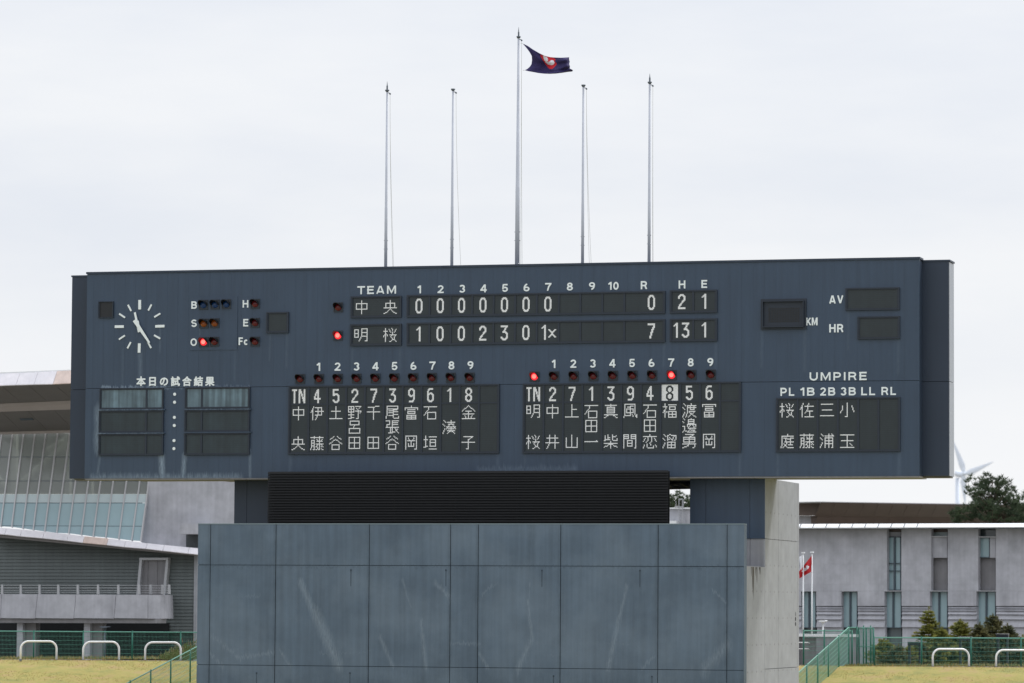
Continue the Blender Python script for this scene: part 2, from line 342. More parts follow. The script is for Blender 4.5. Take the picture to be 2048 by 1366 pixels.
# ------------------------------------------------------------------ setting: terrain
CL = hit_z(0, 1319.5); CR = hit_z(2048, 1335)          # crest line of the lawn bank
cdir = (CR-CL).normalized(); cn = Vector((cdir.y, -cdir.x, 0))   # towards the field
SL = .165
def lawn_pt(t, s):
    p = CL + cdir*t + cn*s; p.z = -SL*s if s > 0 else 0; return p
FZ = -4.0
def lawn_mat():
    def ex(t, g, cur):
        N = t.nodes.new; L = t.links.new
        n = N('ShaderNodeTexNoise'); n.inputs['Scale'].default_value = .9; n.inputs['Detail'].default_value = 8; n.inputs['Roughness'].default_value = .7; L(g.outputs['Position'], n.inputs[0])
        r = N('ShaderNodeValToRGB'); L(n.outputs[0], r.inputs[0])
        r.color_ramp.elements[0].position = .36; r.color_ramp.elements[0].color = lin((122, 128, 66)); r.color_ramp.elements[1].position = .62; r.color_ramp.elements[1].color = lin((162, 138, 92))
        e = r.color_ramp.elements.new(.5); e.color = lin((156, 146, 76))
        mix = N('ShaderNodeMixRGB'); mix.inputs[0].default_value = .7; L(cur, mix.inputs[1]); L(r.outputs[0], mix.inputs[2])
        n2 = N('ShaderNodeTexNoise'); n2.inputs['Scale'].default_value = 22; n2.inputs['Detail'].default_value = 4; L(g.outputs['Position'], n2.inputs[0])
        r2 = N('ShaderNodeMapRange'); r2.inputs[1].default_value = .3; r2.inputs[2].default_value = .7; r2.inputs[3].default_value = .88; r2.inputs[4].default_value = 1.1; L(n2.outputs[0], r2.inputs[0])
        mm = N('ShaderNodeVectorMath'); mm.operation = 'SCALE'; L(mix.outputs[0], mm.inputs[0]); L(r2.outputs[0], mm.inputs['Scale']); return mm.outputs[0]
    return mat('dry_lawn', (150, 138, 80), .95, .15, 2.5, bump=.2, bscale=25, k=1, extra=ex)
M['lawn'] = lawn_mat()
M['soil'] = mat('plateau_gravel', (120, 116, 104), .95, .2, 1.5, bump=.3)
M['field'] = mat('outfield_turf', (112, 114, 92), .95, .2, .5, bump=.3, col2=(134, 130, 108))
g = MB()
a, b = lawn_pt(-60, 0), lawn_pt(110, 0); far = 2500
bk = -cn
def gp(t, s):
    p = CL+cdir*t-cn*s; p.z = 0 if s < 1.8 else -.6*min(1, (s-1.8)/3.5); return p
ss = [0, 1.0, 1.8, 3.0, 4.2, 5.3, 12, 40, 200, 1200, 3000]; ts = [-1500, -60, -10, 0, 10, 20, 40, 110, 1500]
for i in range(len(ts)-1):
    for j in range(len(ss)-1): g.face([gp(ts[i], ss[j]), gp(ts[i+1], ss[j]), gp(ts[i+1], ss[j+1]), gp(ts[i], ss[j+1])])
tag(g.build('plateau_ground', M['soil']), kind='structure')
g = MB(); smax = -FZ/SL
for i in range(60):
    for j in range(30):
        def q(i, j):
            t = -60+170*i/60; s = smax*(j/30)**1.5; p = lawn_pt(t, s)
            p.z += .03*math.sin(t*1.7+s*2)*min(1, s); return p
        g.face([q(i, j+1), q(i+1, j+1), q(i+1, j), q(i, j)])
tag(g.build('lawn_slope', M['lawn'], smooth=True), kind='structure')
g = MB(); a2, b2 = lawn_pt(-60, smax), lawn_pt(110, smax)
g.face([Vector((-700, -700, FZ)), Vector((700, -700, FZ)), b2+Vector((640, 0, 0)), b2, a2, a2+Vector((-600, 0, 0))])
tag(g.build('outfield_ground', M['field']), kind='structure')
# grass blades on the part of the lawn in view and along its crest
def blades():
    g = MB(); rnd = random.Random(3)
    tL = (hit_z(395, 1320)-CL).length; tR0 = (hit_z(1560, 1331)-CL).length; tR1 = (CR-CL).length
    for (t0, t1, n) in ((-1, tL, 9000), (tR0, tR1+1, 9000)):
        for k in range(n):
            t = rnd.uniform(t0, t1); s = rnd.uniform(-.15, 6.5) if rnd.random() > .12 else rnd.uniform(-.3, .15); p = lawn_pt(t, s)
            h = rnd.uniform(.012, .03)*(2.2 if s < .1 and rnd.random() > .5 else 1); w_ = rnd.uniform(.006, .016); an = rnd.uniform(0, PI); l = Vector((rnd.gauss(0, .4), rnd.gauss(0, .4), 1))*h
            e = Vector((math.cos(an), math.sin(an), 0))*w_
            g.face([p-e, p+e, p+l], 0 if rnd.random() < .7 else 1)
    return g
M['blade_dry'] = mat('dry_grass_blade', (166, 144, 94), .9, .25, 3); M['blade_green'] = mat('green_grass_blade', (128, 130, 70), .9, .25, 3)
leafy(M['blade_dry'], .5); leafy(M['blade_green'], .5)
tag(blades().build('grass', [M['blade_dry'], M['blade_green']]), 'short dry yellow grass growing on the lawn bank', 'grass', kind='stuff')
# rough weeds between lawn crest and fence
g = MB(); rnd = random.Random(9)
for k in range(7000):
    px = rnd.uniform(-10, 395) if rnd.random() < .6 else rnd.uniform(1690, 2060)
    b0 = hit_z(px, (1318.5 if px < 400 else 1333)-rnd.uniform(0, 3.0), 0)
    h = rnd.uniform(.03, .11)*(1.6 if rnd.random() < .08 else 1); an = rnd.uniform(0, PI); e = Vector((math.cos(an), math.sin(an), 0))*.012
    g.face([b0-e, b0+e, b0+Vector((rnd.gauss(0, .03), rnd.gauss(0, .03), h))], 0 if rnd.random() < .6 else 1)
tag(g.build('grass_verge', [M['weed'], M['blade_dry']]), 'ragged green verge grass under the green fences', 'grass', kind='stuff')

# ------------------------------------------------------------------ scoreboard
u0, zt0 = bpx(174.5, 549); u1, zt1 = bpx(1838.5, 517); _, zb0 = bpx(171.5, 956); _, zb1 = bpx(1838, 952.6)
ZT = (zt0+zt1)/2; ZB = (zb0+zb1)/2
FR = .67; DP = 1.62                                    # step of the front box, depth of the whole board
RB = Face((0, FR, 0)); ul = RB.at(141.5, 760)[0]; ur = RB.at(1897.5, 760)[0]
sb = thing('scoreboard', (0, 0, ZB), 'wide dark blue baseball scoreboard with clock, lamps, line score and batting orders', 'scoreboard')
ZS = bpx(1000, 769)[1]
for (z0, z1) in ((ZB, ZS-.008), (ZS+.008, ZT)):
    m = MB(); m.rect(BF, u0, u1, z0, z1, 0, -.12); m.build('front_panel', M['board'], sb)
MB().rect(BF, u0+.01, u1-.01, ZB+.01, ZT-.01, -.123, -FR).build('front_box', M['board_dark'], sb)
# finely ribbed cladding ends
m = MB().rect(RB, ul, ur, ZB+.02, ZS-.008, -.003, -(DP-FR)); m.rect(RB, ul, ur, ZS+.008, ZT-.04, -.003, -(DP-FR)); m.build('rear_box', M['board_dark'], sb)
m = MB().rect(Face((ur+.003, FR, 0), PI/2), .03, DP-FR-.0, ZB+.02, ZS-.008, .02, 0); m.rect(Face((ur+.003, FR, 0), PI/2), .03, DP-FR, ZS+.008, ZT-.06, .02, 0)
tag(m.build('end_panel', M['board_side'], sb), 'pale grey end panel of the board')
m = MB().rect(BF, u0-.03, u1+.03, ZT, ZT+.07, .04, -FR); m.rect(RB, ul-.03, ur+.05, ZT-.037, ZT+.02, .02, -(DP-FR)-.03); m.build('coping', M['board_dark'], sb)
m = MB().rect(BF, u0+.01, u1-.01, ZB-.05, ZB-.002, -.02, -FR-.4); m.rect(BF, ul+.02, ur-.02, ZB-.03, ZB+.015, -FR-.42, -DP); m.rect(BF, u0+1.2, u1-.25, ZB-.02, ZB+.6, -DP-.003, -2.9); m.rect(BF, u0+4, u1-6, ZB-.0, ZB+.6, -2.903, -4.2)
tag(m.build('soffit', M['concrete_dark'], sb), 'grey concrete underside of the board')
# ribs (vertical standing seams) of the cladding, barely proud
m = MB(); x = u0+.25
while x < u1-.1:
    m.rect(BF, x-.006, x+.006, ZB+.02, ZS-.02, .003, .0); m.rect(BF, x-.006, x+.006, ZS+.02, ZT-.02, .003, .0); x += .4
tag(m.build('cladding_ribs', M['board'], sb), kind='stuff')

def quad_uv(pts): return [bpx(*p) for p in pts]
def frame_from(TL, TR, BR, BL):
    a, b, c, d = quad_uv([TL, TR, BR, BL]); return ((a[0]+d[0])/2, (b[0]+c[0])/2, (c[1]+d[1])/2, (a[1]+b[1])/2)
BZ = .07
def bezel(u0, u1, z0, z1, w_=.05, d=BZ, mm='bezel', label=None):
    m = MB(); m.rect(BF, u0-w_, u1+w_, z1, z1+w_, .002, d); m.rect(BF, u0-w_, u1+w_, z0-w_, z0, .002, d)
    m.rect(BF, u0-w_, u0, z0, z1, .002, d); m.rect(BF, u1, u1+w_, z0, z1, .002, d)
    o = m.build('display_frame', M[mm], sb)
    if label: o['label'] = label
    return o
def module(u0, u1, z0, z1, par, mm='module', g_=.022):
    m = MB(); m.rect(BF, u0+g_, u1-g_, z0+g_, z1-g_, .002, .022)
    # thin raised edge between neighbours
    m.rect(BF, u0-.0, u0+.034, z0, z1, .0225, .05, 1); m.rect(BF, u1-.034, u1+.0, z0, z1, .0225, .05, 1); m.rect(BF, u0, u1, z0, z0+.022, .0022, .0451, 1); m.rect(BF, u0, u1, z1-.022, z1, .0022, .0451, 1)
    return m.build('display_module', [M[mm], M['bezel']], par)
P = .0323
K = {
'中': 'r1,3,13,9 7,0,7,14', '央': '2,3,12,3 2,3,2,8 12,3,12,8 0,8,14,8 7,0,7,8 7,9,5,11,3,13,0,14 7,9,9,11,11,13,14,14',
'明': 'r0,1,4,9 0,5,4,5 8,0,14,0 8,0,8,8,5,13 14,0,14,13,12,13 8,4,14,4 8,8,14,8',
'桜': '2,0,2,14 0,3,4,3 2,5,0,9 3,6,4,8 6,1,8,4 9,0,10,2 14,1,12,4 10,4,10,6 7,7,14,7 10,6,8,9,10,11 13,7,12,11,9,13,7,14 10,11,14,14',
'伊': '3,0,2,3,0,6 2,3,2,14 5,1,12,1,12,9 5,5,14,5 5,9,12,9 8,1,8,9,5,14',
'藤': '0,1,14,1 4,0,4,2 10,0,10,7 1,4,1,12,0,14 1,4,4,4 4,4,4,14,3,14 1,7,4,7 1,10,4,10 7,3,8,4 13,3,12,4 7,5,13,5 6,8,14,8 9,8,6,11 11,8,14,11 10,9,10,14,9,14 7,11,8,12 13,10,12,11 6,14,8,13 12,13,14,14',
'土': '7,0,7,13 2,5,12,5 0,13,14,13', '谷': '5,0,1,3 9,0,13,3 7,3,0,8 7,3,14,8 r3,9,11,14',
'野': 'r0,0,6,6 3,0,3,13 0,3,6,3 0,9,6,9 0,13,6,12 8,0,14,0,12,2 9,2,11,4 8,5,14,5,13,7 11,4,11,13,9,13', '呂': 'r2,0,12,4 7,5,6,7 r1,8,13,13',
'田': 'r1,1,13,13 7,1,7,13 1,7,13,7', '千': '1,1,8,1 9,0,13,0 7,1,7,14 0,6,14,6',
'尾': '1,0,13,0,13,3 1,3,13,3 1,0,1,9,0,13 12,4,3,5 3,7,13,6 3,10,13,9 8,4,8,12,9,13,14,13,14,11',
'張': '0,0,4,0,4,4,1,4,1,7 0,7,5,7,5,13,3,13 7,0,7,13 7,0,14,0 7,2,13,2 7,4,13,4 6,7,14,7 9,7,14,13 13,9,11,10 6,13,10,12',
'富': '7,0,7,1 0,2,14,2 0,2,0,4 14,2,14,4 3,4,11,4 r3,6,11,8 r2,10,12,14 7,10,7,14 2,12,12,12',
'岡': '1,0,13,0 1,0,1,14 13,0,13,14,11,14 4,2,5,4 10,2,9,4 3,5,11,5 7,5,7,11 4,8,4,11,10,11,10,8', '石': '0,1,14,1 5,1,5,4,0,10 r4,7,13,14',
'垣': '2,0,2,11 0,4,4,4 0,12,4,11 6,1,14,1 r7,4,13,11 7,7,13,7 6,14,14,14',
'湊': '1,0,3,2 0,4,2,6 2,9,0,14 9,0,9,4 5,2,13,2 6,4,12,4 4,7,14,7 8,4,4,9 10,4,14,9 6,9,12,9 5,11,13,11 9,8,9,11 9,11,5,14 9,11,13,14',
'金': '7,0,0,6 7,0,14,6 4,6,10,6 1,9,13,9 7,6,7,14 3,11,4,13 11,11,10,13 0,14,14,14', '子': '2,1,12,1,8,4 7,4,7,14,5,14 0,7,14,7',
'井': '1,3,13,3 0,8,14,8 4,0,4,9,1,14 10,0,10,14', '上': '7,0,7,13 7,5,12,5 0,13,14,13', '山': '7,0,7,13 1,3,1,13,13,13,13,3', '一': '0,7,14,7 13,6,13,6',
'真': '1,1,13,1 7,0,7,3 r3,3,11,9 3,5,11,5 3,7,11,7 0,11,14,11 0,14,4,12 10,12,14,14',
'柴': '1,1,1,6 0,6,3,5 4,0,4,5,6,5 4,3,6,3 9,0,9,5,10,6,14,6,14,4 9,3,13,1 0,9,14,9 7,7,7,14 6,10,0,13 8,10,14,13',
'風': '1,0,12,0 1,0,1,11,0,14 12,0,12,9,13,13,14,14,14,11 4,3,10,2 7,3,7,12 r3,5,10,9 2,12,7,12 9,11,10,13', '間': '0,0,0,14 r0,0,5,4 0,2,5,2 r8,0,13,4 8,2,13,2 13,4,13,14,12,14 r4,6,9,12 4,9,9,9',
'恋': '7,0,7,2 0,2,14,2 5,2,5,6,3,8 9,2,9,7,8,8 2,4,0,7 12,4,14,7 1,11,0,14 4,10,4,13,5,14,11,14,11,12 7,9,8,11 13,11,14,13',
'福': '2,0,2,3 0,3,4,3 4,3,0,9 2,7,2,14 4,8,4,9 6,1,14,1 r7,3,13,6 r6,8,14,14 10,8,10,14 6,11,14,11',
'溜': '1,0,3,2 0,4,2,6 2,9,0,14 8,0,5,1,5,5 5,6,8,4 7,3,9,5 9,1,14,1,14,5,12,6 12,1,10,6 r5,8,13,14 9,8,9,14 5,11,13,11',
'渡': '1,0,3,2 0,4,2,6 2,9,0,14 9,0,9,2 5,2,14,2 5,2,5,10,3,14 6,4,14,4 8,3,8,6,12,6,12,3 7,8,13,8,6,14 7,9,14,14',
'邊': '1,0,2,1 0,3,1,4 0,8,2,8,2,12,0,14 3,13,6,14,14,14 9,0,9,1 r6,1,12,5 6,3,12,3 5,6,14,6 5,6,5,8 14,6,14,8 8,7,6,9 11,7,12,9 6,10,14,10 9,10,6,13 9,12,13,12,12,13',
'勇': '3,0,12,0,7,3 r1,3,13,8 7,3,7,9 1,5,13,5 0,10,14,10 13,10,13,13,11,14 7,9,6,12,0,14', '冨': '0,1,14,1 0,1,0,3 14,1,14,3 3,3,11,3 r3,5,11,7 r2,9,12,14 7,9,7,14 2,12,12,12',
'佐': '3,0,2,3,0,6 2,3,2,14 5,3,14,3 9,0,7,8,5,10 7,8,13,8 10,8,10,14 5,14,14,14', '庭': '8,0,8,2 2,2,14,2 2,2,2,11,1,14 4,4,7,4,5,8,7,8,7,10,3,14 4,10,8,14,14,14 14,4,8,5 11,5,11,11 8,8,14,8 9,11,13,11',
'三': '1,1,13,1 2,7,12,7 0,13,14,13', '浦': '1,0,3,2 0,4,2,6 2,9,0,14 9,0,9,14 5,2,14,2 12,0,13,1 5,4,13,4 5,4,5,14 13,4,13,14,12,14 5,7,13,7 5,10,13,10',
'小': '7,0,7,14,5,14 2,3,2,6,0,10 12,3,14,9', '玉': '0,1,14,1 7,1,7,13 1,7,13,7 0,14,14,14 10,10,12,12', 'x': '4,4,10,11 5,4,11,11 10,4,4,11 11,4,5,11'}
def raster(code):
    S = set()
    def ln(x0, y0, x1, y1):
        n = max(abs(x1-x0), abs(y1-y0), 1)
        for i in range(n+1): S.add((round(x0+(x1-x0)*i/n), round(y0+(y1-y0)*i/n)))
    for t in code.split():
        r = t[0] == 'r'; v = [int(q) for q in t.lstrip('r').split(',')]
        if r: a, b, c, d = v; ln(a, b, c, b); ln(a, d, c, d); ln(a, b, a, d); ln(c, b, c, d)
        else:
            for i in range(0, len(v)-2, 2): ln(*v[i:i+4])
    return S
D = {'0': '3C 7E 66 C3 C3 C3 C3 C3 C3 C3 C3 C3 C3 66 7E 3C', '1': '0C 1C 3C 6C 0C 0C 0C 0C 0C 0C 0C 0C 0C 0C 0C 0C', '2': '3C 7E E7 C3 C3 03 07 0E 0C 18 30 70 60 C0 FF FF',
     '3': 'FF FF 06 0C 0C 18 3C 3E 07 03 03 03 C3 E7 7E 3C', '4': '0C 1C 1C 3C 3C 6C 6C 6C CC CC FF FF 0C 0C 0C 0C', '5': 'FE FE C0 C0 C0 FC FE E7 03 03 03 03 C3 E7 7E 3C',
     '6': '3E 7E 60 C0 C0 DC FE E7 C3 C3 C3 C3 C3 E7 7E 3C', '7': 'FF FF 03 03 07 06 0E 0C 0C 1C 18 18 18 30 30 30', '8': '3C 7E E7 C3 C3 C3 66 3C 7E E7 C3 C3 C3 E7 7E 3C',
     '9': '3C 7E E7 C3 C3 C3 C3 E7 7F 3B 03 03 03 06 7E 7C'}
def digit(c):
    S = set()
    for y, hx in enumerate(D[c].split()):
        b = int(hx, 16)
        for x in range(8):
            if b >> (7-x) & 1: S.add((x, y))
    return S
def TN():
    S = set()
    for y in range(16):
        S |= {(2, y), (3, y), (8, y), (9, y), (14, y), (15, y)}
        S.add((9+round(y*5/15), y)); S.add((10+round(y*4.5/15), y))
    for x in range(6): S |= {(x, 0), (x, 1)}
    return S
GC = {}
def dots(name, S, cx, cz, par, pitch=P, w=15, h=15, lab=None, key=None, yy=.0225):
    kk = (key, round(pitch, 4))
    if kk not in GC:
        m = MB(); r = pitch*.485
        for (x, y) in S:
            u = (x-(w-1)/2)*pitch; z = ((h-1)/2-y)*pitch
            c_ = r*.35; i = []
            m.face([(u-r+c_, 0, z-r), (u+r-c_, 0, z-r), (u+r, 0, z-r+c_), (u+r, 0, z+r-c_), (u+r-c_, 0, z+r), (u-r+c_, 0, z+r), (u-r, 0, z+r-c_), (u-r, 0, z-r+c_)])
        GC[kk] = m.mesh('glyph_dots', M['dot'])
    return inst(name, GC[kk], par, (cx, -yy-.003, cz), label=lab)
# line score
INN = [817, 859.5, 902, 944.6, 987.6, 1030.7, 1074, 1118, 1161, 1205, 1249, 1328]
rows = [((817, 593.5), (1328, 584.5), (1328, 625), (817, 631), '0000000   ', ['0'], 612.5), ((817, 649), (1328, 641), (1328, 681), (817, 689), '1002301   ', ['7'], 670.5)]
for ri, (TL, TR, BR, BL, sc, rr, _y) in enumerate(rows):
    a, b, z0, z1 = frame_from(TL, TR, BR, BL); zc = (z0+z1)/2
    bezel(a, b, z0, z1, label='frame round the %s row of innings' % ('upper' if ri == 0 else 'lower'))
    for i in range(11):
        ua = bpx(INN[i], 640)[0]; ub = bpx(INN[i+1], 640)[0]
        md = module(ua, ub, z0, z1, sb)
        if i < 10 and sc[i] != ' ':
            off = -.13 if (ri == 1 and i == 6) else 0
            dots('digit', digit(sc[i]), (ua+ub)/2+off, zc, md, w=8, h=16, key='d'+sc[i])
            if off: dots('cross_mark', raster(K['x']), (ua+ub)/2+.14, zc-.02, md, key='x', pitch=P*1.1)
        if i == 10: dots('digit', digit(rr[0]), bpx(1303, 640)[0], zc, md, w=8, h=16, key='d'+rr[0])
for ri, (TL, TR, BR, BL, vals) in enumerate([((1343, 584), (1432, 582), (1432, 622), (1343, 624), ['2', '1']), ((1343, 641), (1432, 639.5), (1432, 679.5), (1343, 680.5), ['13', '1'])]):
    a, b, z0, z1 = frame_from(TL, TR, BR, BL); bezel(a, b, z0, z1)
    mid = bpx(1387, 630)[0]
    for (ua, ub, v, cx) in ((a, mid, vals[0], [1363.7] if ri == 0 else [1352.5, 1371.5]), (mid, b, vals[1], [1409])):
        md = module(ua, ub, z0, z1, sb)
        for ch, c_ in zip(v, cx): dots('digit', digit(ch), bpx(c_, 630)[0], (z0+z1)/2, md, w=8, h=16, key='d'+ch)
for ri, (TL, TR, BR, BL, t, xs) in enumerate([((705, 596), (801, 594), (801, 631), (705, 634), '中央', (723.5, 780.7)), ((704, 652), (801, 650), (801, 687), (704, 690), '明桜', (722.5, 780.5))]):
    a, b, z0, z1 = frame_from(TL, TR, BR, BL); bezel(a, b, z0, z1); md = module(a, b, z0, z1, sb)
    for ch, x in zip(t, xs): dots('character', raster(K[ch]), bpx(x, 640)[0], (z0+z1)/2-.01, md, key=ch)
# batting orders
def lineup(TL, TR, BR, BL, cols, nums, names, inv=None):
    a, b, z0, z1 = frame_from(TL, TR, BR, BL); n = cols; W_ = (b-a)/n; H = z1-z0
    bezel(a, b, z0, z1)
    zn = z1-H*.262 if nums else z1
    for i in range(n):
        ua, ub = a+W_*i, a+W_*(i+1); c = (ua+ub)/2-.03
        if nums:
            md = module(ua, ub, zn, z1, sb)
            v = nums[i] if i < len(nums) else ''
            zc = z1-H*.138
            if v == 'TN': dots('lettering', TN(), c, zc, md, w=16, h=16, key='TN', pitch=P*.95)
            elif v and i == inv:
                S = {(x, y) for x in range(18) for y in range(18)} - {(x+5, y+1) for x, y in digit(v)}
                dots('digit', S, c, zc, md, w=18, h=18, key='inv', lab='dark figure on a lit white square')
            elif v: dots('digit', digit(v), c, zc, md, w=8, h=16, key='d'+v, pitch=P*.95)
        md = module(ua, ub, z0, zn, sb)
        nm = names[i] if i < len(names) else ''
        if nums: zs = [z1-H*.398, z1-H*.62, z1-H*.852]
        else: zs = [z1-H*.215, 0, z1-H*.815]
        pos = {1: [zs[1]], 2: [zs[0], zs[2]], 3: zs}.get(len(nm), [])
        for ch, z in zip(nm, pos): dots('character', raster(K[ch]), c, z, md, key=ch)
lineup((580.5, 775), (996.5, 770.5), (996.5, 903.5), (580, 906.5), 11, ['TN', '4', '5', '2', '7', '3', '9', '6', '1', '8'], ['中央', '伊藤', '土谷', '野呂田', '千田', '尾張谷', '富岡', '石垣', '湊', '金子'])
lineup((1048.5, 770.5), (1479.5, 766), (1480, 901), (1049.5, 904.5), 11, ['TN', '2', '7', '1', '3', '9', '4', '8', '5', '6'], ['明桜', '中井', '上山', '石田一', '真柴', '風間', '石田恋', '福溜', '渡邊勇', '冨岡'], inv=7)
lineup((1555, 799), (1798, 796.5), (1798, 899.5), (1556, 901.5), 6, None, ['桜庭', '佐藤', '三浦', '小玉'])
# result panels
for (x0, x1, y0, y1, xd, mm) in ((202.3, 326, 779, 816, 294, 'module_dusty'), (200.8, 325.8, 824, 862.5, 293, 'module_green'), (200, 325.3, 870.7, 908.5, 292.5, 'module_green'),
                                 (373, 498.5, 777, 814.5, 404.6, 'module_dusty'), (372, 498, 823, 861, 404, 'module_green'), (371.5, 498, 869, 907.5, 403.5, 'module_green')):
    a, z1 = bpx(x0, y0); b, z0 = bpx(x1, y1); ud = bpx(xd, y0)[0]; bezel(a, b, z0, z1, w_=.035)
    for (p, q) in ((a, ud), (ud, b)):
        o = module(p, q, z0, z1, sb, mm)
        if mm == 'module_dusty': o['label'] = 'display cover streaked with pale dust'
    if y0 > 820:
        MB().rect(BF, a-.06, b+.09, z1+.045, z1+.085, .002, .10).build('rain_ledge', M['board'], sb)
for (x, y) in ((349.6, 788.4), (349.4, 804.5), (349, 834.8), (348.8, 851), (348.3, 881.2), (348.1, 897.2)):
    u, z = bpx(x, y); MB().tube((u, -.002, z), (u, -.02, z), .055, n=16).build('colon_dot', M['letter'], sb)
# plain displays
def panel(x0, x1, y0, y1, mm='module', w_=.045, lab=None):
    a, z1 = bpx(x0, y0); b, z0 = bpx(x1, y1); bezel(a, b, z0, z1, w_=w_); o = module(a, b, z0, z1, sb, mm)
    if lab: o['label'] = lab
panel(1694, 1797, 579, 617, 'module'); panel(1718, 1797.5, 636, 675, 'module')
panel(536, 575.5, 627, 663, 'module'); 
panel(198.8, 227, 604, 635, 'hood', .01, 'small black window beside the clock')
a, z1 = bpx(1522, 598.5); b, z0 = bpx(1613, 658.5)
m = MB().rect(BF, a, b, z0, z1, .002, .05); o = m.build('speed_display', M['bezel'], sb)
m = MB(); q = .1
m.rect(BF, a+q, b-q, z1-q, z1-q+.03, .053, .16); m.rect(BF, a+q, b-q, z0+q-.03, z0+q, .053, .16); m.rect(BF, a+q-.03, a+q, z0+q-.03, z1-q+.03, .053, .159); m.rect(BF, b-q, b-q+.03, z0+q-.03, z1-q+.03, .053, .159)
m.build('hood', M['bezel'], o)
m = MB()
aa, bb = bpx(1537, 630)[0], bpx(1600, 630)[0]; zz1, zz0 = bpx(1560, 615.5)[1], bpx(1560, 645)[1]
for i in range(12):
    for j in range(7):
        u = aa+(bb-aa)*(i+.5)/12; z = zz0+(zz1-zz0)*(j+.5)/7; m.rect(BF, u-.034, u+.034, z-.026, z+.026, .053, .06)
m.build('display_matrix', M['hood'], o)
# plate behind ball / strike / out lamps
a, z1 = bpx(381, 594); b, z0 = bpx(474.5, 699.5); MB().rect(BF, a, b, z0, z1, .0035, .02).build('count_plate', M['board'], sb)

# lamps
def lamp_meshes():
    h = .172
    ho = MB(); ho.rect(BF, -h, h, -h, -h+.03, 0, .03); ho.rect(BF, -h, h, h-.03, h, 0, .03); ho.rect(BF, -h, -h+.03, -h+.03, h-.03, 0, .03); ho.rect(BF, h-.03, h, -h+.03, h-.03, 0, .03); ho.rect(BF, -h+.03, h-.03, -h+.03, h-.03, 0, .012)
    ho = ho.mesh('lamp_housing', M['lamp_house'])
    R = .128; n = 20; le = MB(); prev = None
    for j, (r, d) in enumerate(((R, .012), (R*.9, .045), (R*.62, .07), (R*.3, .084), (.0, .088))):
        ring = [Vector((r*math.cos(2*PI*k/n), -d, r*math.sin(2*PI*k/n))) for k in range(n)]
        if prev:
            for k in range(n): le.face([prev[k], prev[(k+1) % n], ring[(k+1) % n], ring[k]] if r > 0 else [prev[k], prev[(k+1) % n], ring[k]], 1 if r < R*.5 else 0)
        prev = ring
    vi = MB(); n = 22; Rv = R+.012; L_ = .36
    for k in range(n):
        t0 = -.25+(PI+.5)*k/n; t1 = -.25+(PI+.5)*(k+1)/n
        def q(t, r, d): return Vector((r*math.cos(t), -d, r*math.sin(t)))
        def dl(t): return .05+(L_-.05)*max(0, math.sin(max(0, min(PI, (t+.25)*PI/(PI+.5)))))**.7
        d0, d1 = dl(t0), dl(t1)
        vi.face([q(t0, Rv, .012), q(t1, Rv, .012), q(t1, Rv, d1), q(t0, Rv, d0)]); vi.face([q(t0, Rv-.008, .012), q(t0, Rv-.008, d0), q(t1, Rv-.008, d1), q(t1, Rv-.008, .012)])
        vi.face([q(t0, Rv, d0), q(t1, Rv, d1), q(t1, Rv-.008, d1), q(t0, Rv-.008, d0)])
    vi = vi.mesh('lamp_hood', M['hood'], smooth=False)
    lens = {}
    for k_, mm in (('red', ['lens_red']*2), ('blue', ['lens_blue']*2), ('orange', ['lens_orange']*2), ('lit', ['lens_lit', 'lens_core'])):
        lens[k_] = le.mesh('lamp_lens_'+k_, [M[x] for x in mm], smooth=True)
    return ho, vi, lens
LH, LV, LL = lamp_meshes()
def lamp(px, py, k_, lab=None):
    u, z = bpx(px, py); o = inst('signal_lamp', LH, sb, (u, -.021 if 381 < px < 474 else -.003, z), label=lab)
    for nm, me in (('lens', LL[k_]), ('lamp_hood', LV)):
        c = bpy.data.objects.new(nm, me); COL.objects.link(c); c.parent = o
        if k_ == 'lit' and nm == 'lens': c['label'] = 'lens glowing bright red'
for x, y in ((407.5, 609.5), (430.6, 609), (453.4, 608.3)): lamp(x, y, 'blue', 'lamp with unlit blue lens beside letter B')
for x, y in ((408.3, 647), (430, 646.3)): lamp(x, y, 'orange', 'lamp with orange lens beside letter S')
lamp(408, 684, 'lit', 'lit red lamp beside letter O'); lamp(429.5, 683.3, 'red', 'unlit red lamp in the out row')
for y, c in ((607.5, 'H'), (645.5, 'E'), (683, 'Fc')): lamp(510.5, y, 'red', 'unlit red lamp beside ' + c)
lamp(676.8, 614.5, 'red', 'unlit red lamp beside upper team name'); lamp(676.3, 671, 'lit', 'lit red lamp beside lower team name')
for i in range(10):
    lamp(600.7+i*37.6+(i/9)*.6, 757.8-i*.32, 'red', 'unlit red lamp above the left batting order'); lamp(1069.2+i*39.2, 753-i*.42, 'lit' if i in (0, 7) else 'red', 'lit red lamp above the right batting order' if i in (0, 7) else 'unlit red lamp above the right batting order')

